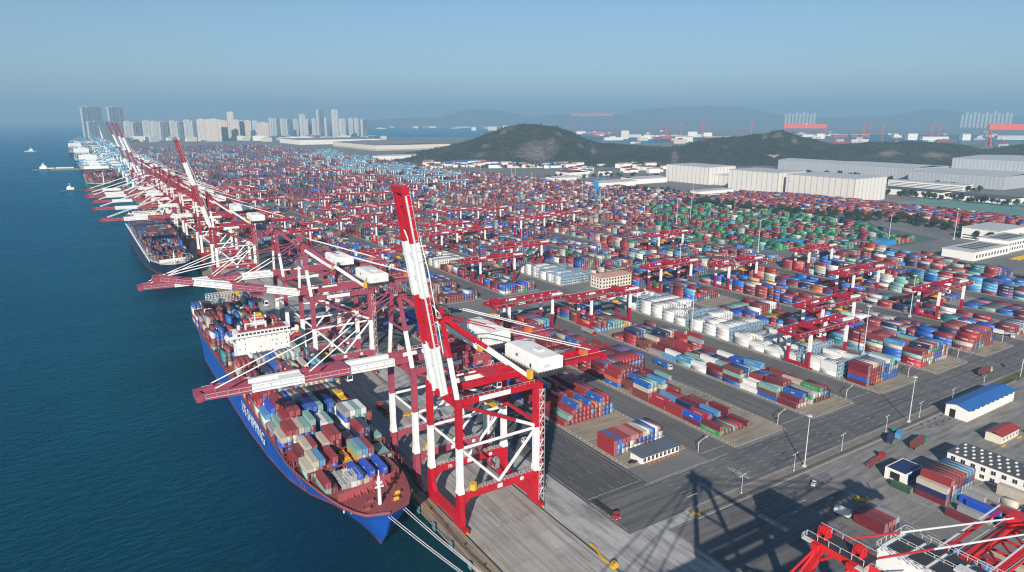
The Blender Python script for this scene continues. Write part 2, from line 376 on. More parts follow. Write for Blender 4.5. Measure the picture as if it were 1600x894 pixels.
# ------------------------------------------------------------------ ground sheets
struct(MB().face([(-8900, -2900, -4), (31900, -2900, -4), (31900, 31900, -4), (-8900, 31900, -4)]).build('sea_water', M['water']))
QX = 106.4
shore = [gp(x, y) for x, y in ((580,214),(600,215),(680,214),(760,214),(900,218),(1000,224),(1060,222),(1150,214),(1250,214),(1330,220),(1600,222))]
poly = [(QX, -900), (QX, 5600), (150, 6500), (235, 7200), (900, 6600), (2143, 6100)] + [(p.x, p.y) for p in shore] + [(9000, 2600), (9000, -900)]
g = MB(); g.face([(x, y, 0) for x, y in reversed(poly)])
n = len(poly)
for i in range(n):
    a, b_ = poly[i], poly[(i+1) % n]; g.face([(a[0],a[1],0),(b_[0],b_[1],0),(b_[0],b_[1],-5),(a[0],a[1],-5)])
struct(g.build('land_ground', M['land']))
far = [(600,198),(720,200),(860,206),(930,214),(1060,216.5),(1150,215),(1285,211),(1600,212)]
fp = [gp(x, y) for x, y in far]
fpoly = [(p.x, p.y) for p in fp] + [(31000, 8000), (31000, 31000), (9000, 31000)]
struct(MB().face([(x, y, -.5) for x, y in fpoly]).build('far_shore_ground', M['land']))
def sheet(name, x0, x1, y0, y1, z, mat): return struct(MB().face([(x0,y0,z),(x1,y0,z),(x1,y1,z),(x0,y1,z)]).build(name, mat))
sheet('quay_edge_strip', QX-.02, 110.2, -400, 3400, .004, M['quay_edge'])
sheet('quay_apron', 110.2, 147.5, -400, 3400, .004, M['apron'])
sheet('quay_backreach_pavement', 147.5, 164, -400, 3400, .004, M['apron_light'])
sheet('quay_road', 164, 197, 197.5, 3400, .004, M['asphalt'])
sheet('cross_road', 164, 900, 172.6, 197.5, .004, M['asphalt_x'])
sheet('apron_crossing_strip', 164, 194.5, 167, 172.6, .006, M['apron_light'])
sheet('yard_approach_road', 180, 262, 140.5, 165.6, .004, M['asphalt_x'])
sheet('lower_yard_pavement', 262, 620, 118, 165.6, .004, M['yardconc'])
sheet('apron_slab', 164, 178.5, -200, 167, .005, M['apron_light'])
sheet('lower_yard_road', 178.5, 240, -200, 140.5, .004, M['asphalt_x'])
STRIPS = [(197.5,235.),(255.5,294.3),(317.,355.),(380.,420.),(440.5,480.5),(501.,543.),(563.,602.),(625.,664.),(687.,726.),(749.,788.),(811.,835.)]
FRONT = [211.5,199,199,198.3,197.5,196.5,196,196,196,196,400]
lanes = MB(); isl = MB(); krb = MB()
for i, ((a, b_), y0) in enumerate(zip(STRIPS, FRONT)):
    a0 = STRIPS[i-1][1] if i else None
    if i: lanes.face([(a0,197.5,.004),(a,197.5,.004),(a,1260,.004),(a0,1260,.004)])
    for ys, ye in ((y0, 453), (509, 1258)):
        if i >= 7 and ys > 500: continue
        isl.box(a+.25, b_-.25, ys+.25, ye, -.1, .14)
        for q in ((a,a+.25,ys,ye),(b_-.25,b_,ys,ye),(a+.25,b_-.25,ys,ys+.25)): krb.box(*q, -.1, .17)
struct(lanes.build('lane_asphalt', M['lane'])); struct(isl.build('block_paving', M['island'])); struct(krb.build('kerb_lines', M['kerb']))
# median between the two roads
md = MB().box(194.5, 470, 165.8, 172.4, -.1, .15); struct(md.build('median_pavement', M['median']))
md = MB().box(194.2, 470, 172.4, 172.7, -.1, .22).box(194.2, 470, 165.5, 165.8, -.1, .22).box(194.2, 194.5, 165.8, 172.4, -.1, .22); struct(md.build('median_kerb', M['kerb']))
sheet('roadside_grass', 452, 560, 165.5, 171.5, .16, M['grass'])
struct(MB().face([(p[0],p[1],.006) for p in ((690,530),(872,450),(960,452),(1000,560),(1090,655),(1035,942),(880,921),(700,700))]).build('green_netted_ground', M['greenground']))
struct(MB().face([(p[0],p[1],.008) for p in ((1210,470),(1700,430),(1560,700),(1400,712),(1266,721),(1225,600))]).build('teal_netted_soil', M['teal']))

# markings
mk = MB(); Z = .011
def dash(x0, y0, x1, y1, w=.22, z=Z):
    d = Vector((x1-x0, y1-y0)); d.normalize(); nx, ny = -d.y*w/2, d.x*w/2
    mk.face([(x0-nx,y0-ny,z),(x1-nx,y1-ny,z),(x1+nx,y1+ny,z),(x0+nx,y0+ny,z)])
for y in (176.2, 179.8, 183.4, 187.0, 190.6, 194.2):
    x = 198 + (y*7 % 5)
    while x < 640:
        dash(x, y, x+4.5, y, .2); x += 12.5
dash(194.5, 173.3, 640, 173.3, .25); dash(194.3, 196.7, 248, 196.7, .3); dash(194.3, 195.9, 240, 195.9, .3)
for i in range(len(STRIPS)-1):
    dash(STRIPS[i][0]+1, 197.2, STRIPS[i][1]-1, 197.2, .2)
for x in (171, 176, 181, 186.5, 191.5):
    y = 202
    while y < 900:
        dash(x, y, x, y+3.5, .14); y += 15
dash(165.2, 175, 165.2, 1200, .22); dash(195.6, 200, 195.6, 1200, .25); dash(166, 200.5, 195, 200.5, .3); dash(193.6, 212, 193.6, 1200, .15)
for i in range(1, len(STRIPS)):
    a, b_ = STRIPS[i-1][1], STRIPS[i][0]
    for x in (a+1.2, b_-1.2): dash(x, 204, x, 1200, .18)
    dash(a+2, 203.5, b_-2, 203.5, .4)
for x, y0, y1 in ((214.5, 176, 186), (236, 176, 188)):
    y = y0
    while y < y1: dash(x, y, x+.01+2.6, y, .45); y += .95
y = 141.5
while y < 155: dash(215.4, y, 218.6, y, .45); y += 1.05
for y in (144.5, 149, 158, 162):
    x = 222
    while x < 300: dash(x, y, x+4.5, y, .22); x += 12
for x0, y0 in ((228,148),(238,151.5),(262,156),(250,146.5)):       # direction arrows
    dash(x0, y0, x0+3, y0, .3); mk.face([(x0+3,y0-.7,Z),(x0+5,y0,Z),(x0+3,y0+.7,Z)])
for x in (182, 187, 230, 236): 
    y = 60
    while y < 138: dash(x, y, x, y+5, .22); y += 12
dash(178.7, -100, 178.7, 166, .3); dash(280.5, 60, 280.5, 130, .3); dash(262, 60, 262, 140, .25)
struct(mk.build('road_markings', M['mark']))
ym = MB(); mk = ym
dash(QX+.6, -300, QX+.6, 3300, .5, .009); dash(109.6, -300, 109.6, 3300, .25, .009); dash(113.2, -300, 113.2, 3300, .25, .009)
for s, (y0, y1) in ((0, (237, 262)), (1, (232, 272))):
    a, b_ = STRIPS[s]
    for k in range(5):
        yy = y0 + 3 + k*4.6
        if yy < y1: dash(a+2, yy, b_-2, yy, .25, .145)
struct(ym.build('yellow_markings', M['ymark']))
rl = MB()
for x in (111., 146.):
    rl.box(x-.35, x+.35, -300, 3300, -.05, .012, 0)
    rl.box(x-.07, x+.07, -300, 3300, .012, .05, 0)
struct(rl.build('crane_rails', M['dark']))
# quay wall and fenders
qw = MB().box(QX-.9, QX-.02, -900, 5600, -7, .28).build('quay_wall', M['quay_edge']); tag(qw, 'long concrete quay wall with yellow painted edge above the sea', 'quay wall')
fe = MB().box(-1.0, 0, -.5, .5, -3.0, -.3, 0).box(-1.25, -1.0, -1.1, 1.1, -3.4, -.2, 1)
fm = fe.mesh('fender', [M['rubber'], paint('fender_pad', (.16, .27, .36), .6, .3)])
for k in range(26):
    o = link('fender', fm, None, (QX-.9, 148 + 14.5*k, 0)); tag(o, 'blue-faced rubber fender on the quay wall above the water', 'fender', 'fenders along the quay wall')
bo = MB().tube((0,0,0),(0,0,.55),.28,0,8).tube((0,0,.55),(0,0,.75),.45,0,8)
bom = bo.mesh('bollard', [M['dark']])
for k in range(24):
    o = link('bollard', bom, None, (107.6, 150+14.5*k+7, .004)); tag(o, 'dark mooring bollard on the quay edge', 'bollard', 'mooring bollards along the quay edge')

# ------------------------------------------------------------------ containers
CC = {'rust red': (.27,.026,.034), 'dark red': (.145,.018,.030), 'bright red': (.38,.014,.03), 'brown red': (.175,.048,.042), 'blue': (.013,.10,.40), 'royal blue': (.012,.075,.5),
      'sky blue': (.07,.26,.48), 'navy': (.014,.024,.085), 'cream': (.47,.43,.355), 'white': (.68,.69,.68), 'grey': (.28,.29,.295), 'mint': (.18,.36,.325), 'teal': (.03,.17,.19),
      'orange': (.47,.13,.05), 'yellow': (.52,.30,.06), 'green': (.03,.25,.085), 'net green': (.025,.15,.075), 'pink': (.42,.15,.14)}
PAL = {'mix': dict(zip(('rust red','dark red','brown red','bright red','blue','royal blue','sky blue','navy','cream','white','grey','mint','teal','orange','yellow','green','pink'),
                       (19,14,8,4.5,13,3.5,6,9,9,4.5,6,5,3,1.6,1,1.5,2))),
       'red': {'rust red':40,'dark red':18,'brown red':12,'bright red':8,'blue':10,'sky blue':3,'grey':3,'cream':3,'mint':2,'orange':5},
       'green': {'net green':46,'green':8,'rust red':18,'dark red':10,'sky blue':4,'grey':6,'mint':4,'navy':5,'cream':4},
       'white': {'white':90,'cream':6,'grey':4},
       'ship': {'rust red':22,'dark red':9,'brown red':4,'bright red':6,'blue':15,'royal blue':8,'sky blue':4,'navy':5,'cream':13,'white':9,'grey':5,'mint':9,'teal':2},
       'ship2': {'navy':30,'blue':14,'dark red':18,'brown red':10,'orange':6,'grey':6,'teal':4,'rust red':10},
       'ship3': {'rust red':35,'dark red':25,'brown red':20,'grey':8,'blue':6,'cream':6},
       'far': {'rust red':26,'dark red':22,'pink':6,'brown red':10,'blue':11,'navy':12,'sky blue':5,'cream':7,'white':3,'grey':7,'mint':3,'teal':2,'orange':1},
       'farlight': {'cream':13,'white':4,'rust red':28,'pink':8,'grey':12,'blue':6,'mint':5,'dark red':18,'navy':6,'brown red':8}}
def pick(pal):
    d = PAL[pal]; return rng.choices(list(d), list(d.values()))[0]
ORD = ('first','second','third','fourth','fifth','sixth','seventh','eighth','ninth','tenth','eleventh','twelfth','thirteenth','fourteenth','fifteenth','sixteenth','seventeenth','eighteenth','nineteenth','twentieth')
REC = []            # dict(x,y,z,L,c,where)
OCC = {}
def put(x, y, z, c, L_=12.19, where=None, key=None, kind=''):
    REC.append((x, y, z, L_, c, where, key, kind))
CH = 2.60
def bay(xs, y, z0, tiers, pal, where, bayname, tag_key, L_=12.19, cols=None, jit=.06):
    """one cross row of stacks; tiers: list of heights per row; cols: dict (row,tier)->colour"""
    prevcol = {}
    for r_, (x, t) in enumerate(zip(xs, tiers)):
        last = None
        for k in range(t):
            c = (cols or {}).get((r_, k))
            if c is None:
                q = rng.random()
                c = last if (last and q < .3) else (prevcol[k] if (k in prevcol and q < .58) else pick(pal))
            last = c; prevcol[k] = c
            yy = y + rng.uniform(-jit, jit)
            put(x + rng.uniform(-.03,.03), yy, z0 + k*CH, c, L_, (where, bayname, r_, k, t), (tag_key, r_, k))
def tier_word(k, t): return 'only tier' if t == 1 else ('bottom tier' if k == 0 else ('top tier' if k == t-1 else ORD[k] + ' tier'))

def rows(i, n=13, pitch=2.62):
    a, b_ = STRIPS[i]; w_ = n*pitch; s = (a+b_)/2 - w_/2 + pitch/2
    return [s + pitch*k for k in range(n)]
GZ = .145
# --- S1 front block beside the gatehouse
xs = [201 + 2.66*k for k in range(12)]
c3 = ['rust red','blue','rust red','rust red','pink','pink','rust red','cream','cream','blue','white','dark red']
cols = {(r_,2): c for r_, c in enumerate(c3)}
cols.update({(0,0):'rust red',(0,1):'rust red',(1,1):'sky blue',(1,0):'blue',(2,0):'cream',(2,1):'sky blue',(3,0):'cream',(4,0):'white',(9,0):'blue',(9,1):'blue',(10,0):'white',(10,1):'white',(6,0):'cream',(6,1):'blue',(7,1):'blue'})
bay(xs, 229.6, GZ, [3]*12, 'red', 'gatehouse block', 'front bay', ('S1a',0), cols=cols)
# --- S1 second block
def hts(n, lo, hi, gap=.06):
    base = rng.uniform(lo, hi); out = []
    for _ in range(n):
        if rng.random() < .22: base = min(max(base + rng.choice((-2, -1, -1, 1, 1)), lo), hi)
        out.append(int(round(base)))
    if rng.random() < gap*4:
        k = rng.randrange(n)
        for j in range(k, min(n, k+rng.choice((1,1,2,3)))): out[j] = max(0, out[j]-rng.choice((1,2,4)))
    return out
def fill(i, y0, y1, lo, hi, pal, where, pitch=12.8, n=13, gap=.07, baygap=.06, custom=None, palf=None):
    y = y0 + 6.1; kb = 0; h = None
    while y + 6.1 < y1:
        if rng.random() < baygap and not (custom and kb in custom): y += pitch; kb += 1; h = None; continue
        if h and rng.random() < .5: h = [max(0, v + (rng.choice((-1, 1)) if rng.random() < .12 else 0)) for v in h]
        else: h = hts(n, lo, hi, gap)
        cols = None
        if custom and kb in custom:
            h, cols = custom[kb]
        pp = palf(y) if palf else pal
        if rng.random() < .04 and not (custom and kb in custom):     # a bay of two twenty-foot rows
            bay(rows(i, n), y-3.08, GZ, h, pp, where, ORD[min(kb,19)] + ' front-half bay', (where, kb, 'a'), 6.06)
            bay(rows(i, n), y+3.08, GZ, h, pp, where, ORD[min(kb,19)] + ' back-half bay', (where, kb, 'b'), 6.06)
        else:
            bay(rows(i, n), y, GZ, h, pp, where, ORD[min(kb,19)] + ' bay', (where, kb), cols=cols)
        y += pitch; kb += 1
fill(0, 262, 452, 2, 5, 'red', 'quayside block', custom={0: ([1,2,3,4,4,3,4,3,3,4,4,4,2], {(0,0):'rust red',(1,0):'dark red',(1,1):'mint',(2,2):'rust red',(3,3):'blue',(6,3):'blue',(7,2):'rust red',(12,1):'sky blue',(12,0):'grey'})})
# --- S2
S2 = {0: ([2,1,1,1,1,1,1,0,1,0,0,0,0], {(0,0):'green',(0,1):'dark red',(1,0):'rust red',(2,0):'green',(3,0):'rust red',(4,0):'mint',(5,0):'rust red',(6,0):'rust red',(8,0):'dark red'}),
      1: ([2,0,2,2,0,2,1,0,2,0,0,0,0], {(0,0):'dark red',(0,1):'royal blue',(2,1):'bright red',(2,0):'dark red',(3,1):'blue',(3,0):'dark red',(5,1):'sky blue',(5,0):'dark red',(8,1):'dark red'}),
      2: ([2,0,1,2,0,2,0,2,1,0,0,0,0], {(0,0):'rust red',(0,1):'rust red',(3,1):'navy',(3,0):'dark red',(5,1):'dark red'}),
      3: ([1,2,0,2,1,0,1,1,0,0,0,0,0], {(0,0):'rust red',(1,1):'bright red',(1,0):'bright red',(3,1):'sky blue',(4,0):'mint'}),
      4: ([4,4,4,0,4,4,0,0,1,1,0,0,0], {(0,3):'blue',(0,2):'cream',(0,1):'brown red',(0,0):'brown red',(1,3):'mint',(2,3):'mint',(4,3):'sky blue',(5,3):'blue'}),
      5: ([0,2,2,3,3,3,2,2,1,1,0,2,0], None), 6: ([3,4,4,4,4,3,3,2,2,0,1,0,1], {(0,2):'rust red',(1,3):'rust red',(2,3):'brown red'})}
def hrows(i): return rows(i)
fill(1, 217-6.1+6.1-6.1, 452, 1, 4, 'red', 'green-fronted block', custom=S2, gap=.15)
# --- S3
S3 = {0: ([1,2,3,3,0,3,2,2,3,3,3,2,0], {(0,0):'dark red',(1,1):'dark red',(2,2):'blue',(3,2):'navy',(5,2):'grey',(6,1):'white',(7,1):'cream',(8,2):'green',(9,2):'rust red',(10,2):'dark red'}),
      1: ([3,3,4,4,4,3,2,0,3,3,0,0,0], {(2,3):'dark red',(3,3):'dark red'}),
      2: ([1,2,0,3,3,2,3,3,2,2,3,0,0], {(0,0):'white',(1,1):'white'}),
      3: ([4,4,4,4,3,3,2,4,4,0,0,2,0], {(0,3):'brown red',(0,2):'mint',(0,1):'dark red',(0,0):'blue',(1,3):'navy',(2,3):'navy',(3,3):'sky blue'}),
      4: ([3,1,2,3,3,3,2,2,3,3,0,0,0], {(0,2):'dark red',(0,1):'dark red',(0,0):'navy'}),
      5: ([2,2,0,3,2,2,2,2,2,3,0,0,0], {(0,1):'white',(0,0):'white',(1,1):'white',(1,0):'white'})}
fill(2, 211, 452, 1, 4, 'mix', 'tall-mast block', custom=S3, gap=.12)
# --- S4: red front, white reefers behind
S4 = {0: ([5,5,5,5,5,5,5,4,5,4,5,4,3], {(0,4):'dark red',(0,3):'dark red',(0,2):'rust red',(0,1):'blue',(0,0):'dark red',(1,4):'rust red',(2,4):'cream',(4,4):'pink',(5,4):'sky blue',(7,3):'blue',(8,4):'white',(9,3):'mint'})}
fill(3, 209, 224, 4, 5, 'mix', 'red block before reefers', custom=S4, baygap=0)
for y0_, nb_ in ((227,2),(256,4),(311,3),(353,4),(408,3)):
    fill(3, y0_, y0_+nb_*12.8+.6, 2, 4, 'white', 'white reefer block %d' % y0_, gap=.08, pitch=12.75, baygap=0)
fill(4, 209, 452, 1, 4, 'mix', 'block facing blue-roofed shed', gap=.08, custom={0: ([4,4,4,5,5,5,5,5,5,5,4,4,3], {(0,3):'dark red',(0,2):'mint',(0,1):'bright red',(0,0):'bright red',(1,3):'rust red',(2,3):'brown red'}), 1: ([5,5,5,5,4,4,5,5,4,4,3,2,1], {(0,4):'sky blue',(0,3):'cream',(0,2):'blue',(0,1):'blue'})})
fill(5, 207, 452, 1, 4, 'mix', 'block past the shed', gap=.1, custom={0: ([2,3,4,5,5,5,4,5,5,5,4,2,0], {(2,3):'rust red',(3,4):'rust red',(4,4):'rust red',(7,4):'bright red'})})
for i in range(6, 10): fill(i, 206, 452, 1, 5, 'mix', 'far block', gap=.09)
# --- beyond the service gap
fill(3, 512, 600, 2, 4, 'white', 'far reefers', gap=.2, baygap=0)
fill(1, 512, 1255, 1, 4, 'mix', 'far', gap=.15); fill(0, 470, 1255, 1, 4, 'mix', 'far', gap=.15); fill(2, 512, 640, 1, 4, 'mix', 'far', gap=.15)
fill(2, 646, 700, 3, 4, 'white', 'far', gap=.1); fill(2, 706, 1255, 1, 5, 'mix', 'far', gap=.1); fill(3, 606, 1255, 1, 5, 'mix', 'far', gap=.1)
for i in (4, 5): fill(i, 470, 1255, 1, 5, 'mix', 'far', gap=.1)
fill(6, 470, 1255, 1, 4, 'farlight', 'far', gap=.1, palf=lambda y: 'mix' if y < 620 else 'farlight')
fill(7, 470, 1400, 1, 4, 'farlight', 'far', gap=.12, palf=lambda y: 'mix' if y < 560 else ('green' if rng.random() < .5 else 'mix') if y < 700 else 'farlight')
def in_poly(x, y, P):
    c = False; j = len(P)-1
    for i in range(len(P)):
        if (P[i][1] > y) != (P[j][1] > y) and x < (P[j][0]-P[i][0])*(y-P[i][1])/(P[j][1]-P[i][1])+P[i][0]: c = not c
        j = i
    return c
GREEN = ((690,530),(790,470),(872,455),(940,470),(1000,610),(1040,900),(880,921),(690,700))
RED2 = ((1010,900),(1085,700),(1110,480),(1180,430),(1225,470),(1240,600),(1245,700),(1225,880),(1180,960))
x = 690
while x < 1235:
    y = 440
    while y < 1450:
        g_ = in_poly(x, y, GREEN); r2 = in_poly(x, y, RED2)
        if g_ and rng.random() < .5 and int(x/31) % 3:
            gc = pick('green')
            for k in range(rng.choice((1,1,2,2,3))): put(x, y, k*CH, gc)
        elif r2 and rng.random() < .7:
            for k in range(rng.choice((1,2,3,4,4))): put(x, y, k*CH, pick('red'))
        elif 690 < y and x < 1080 and not g_ and not r2 and rng.random() < .74 and int((x-690)/9) % 6:
            c = pick('farlight')
            for k in range(rng.choice((1,1,2,3))): put(x, y, k*CH, c)
        y += 13.2
    x += 2.9
# --- far yard, one box per stack
FARB = []
x = 200
while x < 1010:
    if ((x-200) % 62) < 40:
        y = 1268
        while y < 4300:
            lim = 1010 if y < 1750 else 930 + (y-1300)*.06
            if x < lim and (y % 640) > 50 and rng.random() < .66:
                prev = FARB[-1][4] if FARB and rng.random() < .45 else None
                light = x > 600 + (y-1300)*.12
                FARB.append((x, y, 0, 12.1, prev or pick('farlight' if light else 'far'), rng.choice((2.6,5.2,7.8,7.8,10.4))))
            y += 13.4 if y < 2200 else 26.8
    x += 2.7 if y < 2200 else 5.4
# --- the pile at the bottom right of the yard and the loose rows next to it
def pile(x0, y0, cols_, where, n, t, dx=2.6, L_=12.19):
    bay([x0+dx*k for k in range(n)], y0, .01, t, 'mix', where, 'pile', (where, 0), L_=L_, cols=cols_)
pile(287.4, 123.6, {(0,0):'dark red',(0,1):'navy',(0,2):'cream',(1,3):'rust red',(1,2):'rust red',(2,3):'rust red',(3,3):'brown red',(4,3):'rust red',(5,3):'brown red',(6,3):'grey',(7,3):'sky blue',(8,3):'grey',(4,1):'blue',(5,2):'navy'}, 'tall pile by the navy-roofed hut', 9, [3,4,4,4,4,4,4,4,4])
pile(245.6, 125.4, {(0,0):'dark red',(0,1):'dark red',(1,0):'dark red',(1,1):'dark red',(2,1):'rust red',(2,0):'dark red',(3,0):'navy',(3,1):'grey'}, 'low pile behind the near crane', 4, [2,2,2,2], 2.7)
pile(281.2, 108.4, {(0,0):'dark red'}, 'loose row beside the tall pile', 1, [1])
pile(284.6, 107.2, {(0,0):'grey',(1,0):'grey',(2,0):'mint',(3,0):'royal blue',(4,0):'dark red'}, 'loose rows below the white workshop', 5, [0,1,0,1,0], 3.6)
for x_, y_, c_, t_, ln in ((296.8,110.5,'royal blue',1,12.19),(303,116,'grey',1,12.19),(309,113,'grey',1,12.19),(310,103.5,'cream',1,6.06),(315.5,104.5,'cream',2,12.19),(301,101,'rust red',1,6.06),(292,96,'yellow',1,6.06),
                        (296,93,'sky blue',1,12.19),(299.5,92,'grey',1,12.19),(303,90,'sky blue',1,12.19),(306.5,89,'white',1,12.19),(289,93,'dark red',1,12.19),(286,88,'teal',1,12.19),(312,90,'cream',1,12.19),(317,88,'rust red',1,12.19)):
    for k in range(t_): put(x_, y_, .01+k*CH, c_, ln, ('yard south of the tall pile', f'{c_} spot', int(x_), k, t_), ('L', x_, k))
for k in range(26):
    x_ = 300+(k%9)*4.6+rng.uniform(-.6,.6); y_ = 60+(k//9)*13.4+rng.uniform(-1,1); c_ = rng.choice(('rust red','dark red','blue','navy','grey','cream','sky blue','teal','orange'))
    for q in range(rng.choice((1,1,2))): put(x_, y_, .01+q*CH, c_, 12.19)
for x_, y_, c_ in ((258,96,'dark red'),(255,93,'sky blue'),(251,97,'navy'),(261,92,'rust red'),(247.5,90,'dark red'),(264,86,'cream'),(255,79,'grey'),(258,80,'dark red'),(268,75,'blue'),(271.5,76,'rust red')):
    put(x_, y_, .01, c_, 12.19, ('yard behind the near crane house', 'ground row', int(x_), 0, 1), ('M', x_, 0))
put(284.6, 134.4, .01, 'green2', 8.5, ('ground before the navy-roofed hut', 'ground', 0, 0, 1), ('hutgreen', 0, 0))
CC['green2'] = (.03, .085, .04)

# ------------------------------------------------------------------ ships
def ship(name, xc, beam, ybow, length, colors, zdeck=12.5, label='', bow_flare=1., seed=1, detail=True, group=None):
    """bow towards -Y; origin at water level under the bow"""
    root = empty(name, (xc, ybow, -4)); tag(root, label, 'container ship', group)
    hb = beam/2; hull = MB(); st = []
    ts = [0, .01, .025, .045, .07, .10, .14, .19, .25, .33, .44, .6, .85, .93, .98, 1.]
    for t in ts:
        s_ = t*length
        wdk = hb*min(1, max(.02, (min(s_, 62)/62)**.31)) if t < .25 else hb*(1 - .06*max(0, (t-.9)/.1))
        wwl = hb*float(np.interp(s_, (0, 10, 27, 45, 62, 80, 105, 140), (.015, .03, .10, .32, .62, .80, .91, .98))) if t < .45 else hb*(1 - .35*max(0, (t-.88)/.12))
        zd = zdeck+4 + 2.6*max(0, 1 - s_/60)**1.2
        yo_w = 13.*max(0, 1 - s_/70)     # raked stem
        st.append((s_, wdk, wwl, zd, yo_w))
    zl = [-3, 1.2, 1.8]
    rings = []
    for s_, wd, ww, zd, yo in st:
        ring = []
        for z, w_, y_ in ((-3, ww*.97, s_+yo), (.5, ww, s_+yo*.9), (1.0, ww+(wd-ww)*.04, s_+yo*.85), (6.5, ww+(wd-ww)*.35, s_+yo*.5), (zd-2.4, ww+(wd-ww)*.85, s_+yo*.1), (zd, wd, s_), (zd+1.15, wd, s_)):
            ring.append((w_, y_, z))
        rings.append(ring)
    mt = [1, 2, 0, 0, 0, 3]
    for a, b_ in zip(rings, rings[1:]):
        for k in range(6):
            if k == 5 and a[0][1] > 70: continue
            for sg in (-1, 1):
                q = [(sg*a[k][0],a[k][1],a[k][2]),(sg*b_[k][0],b_[k][1],b_[k][2]),(sg*b_[k+1][0],b_[k+1][1],b_[k+1][2]),(sg*a[k+1][0],a[k+1][1],a[k+1][2])]
                hull.face(q if sg < 0 else q[::-1], mt[k])
    e = rings[-1]
    for k in range(5): hull.face([(-e[k][0],e[k][1],e[k][2]),(e[k][0],e[k][1],e[k][2]),(e[k+1][0],e[k+1][1],e[k+1][2]),(-e[k+1][0],e[k+1][1],e[k+1][2])], 0)
    e = rings[0]
    for k in range(5): hull.face([(-e[k][0],e[k][1],e[k][2]),(e[k][0],e[k][1],e[k][2]),(e[k+1][0],e[k+1][1],e[k+1][2]),(-e[k+1][0],e[k+1][1],e[k+1][2])][::-1], mt[k])
    hull.build('hull', colors, root)
    dk = MB()
    for a, b_ in zip(rings, rings[1:]): dk.face([(-a[5][0],a[5][1],a[5][2]-.02),(a[5][0],a[5][1],a[5][2]-.02),(b_[5][0],b_[5][1],b_[5][2]-.02),(-b_[5][0],b_[5][1],b_[5][2]-.02)])
    dk.build('deck', colors[3], root)
    return root, rings
HULL = [paint('hull_blue', (.010,.085,.40), .45, .4, .12, wear=.25), paint('hull_red_bottom', (.25,.035,.03), .6, .4, .3), paint('hull_red_band', (.33,.05,.045), .6, .4, .3), M['hull_deck'], M['white']]
BOW1 = 212.; XC1 = 83.6
s1, rings1 = ship('container_ship', XC1, 42.5, BOW1, 318, HULL, label='blue-hulled container ship with white SHIPPING lettering moored below the near red cranes')
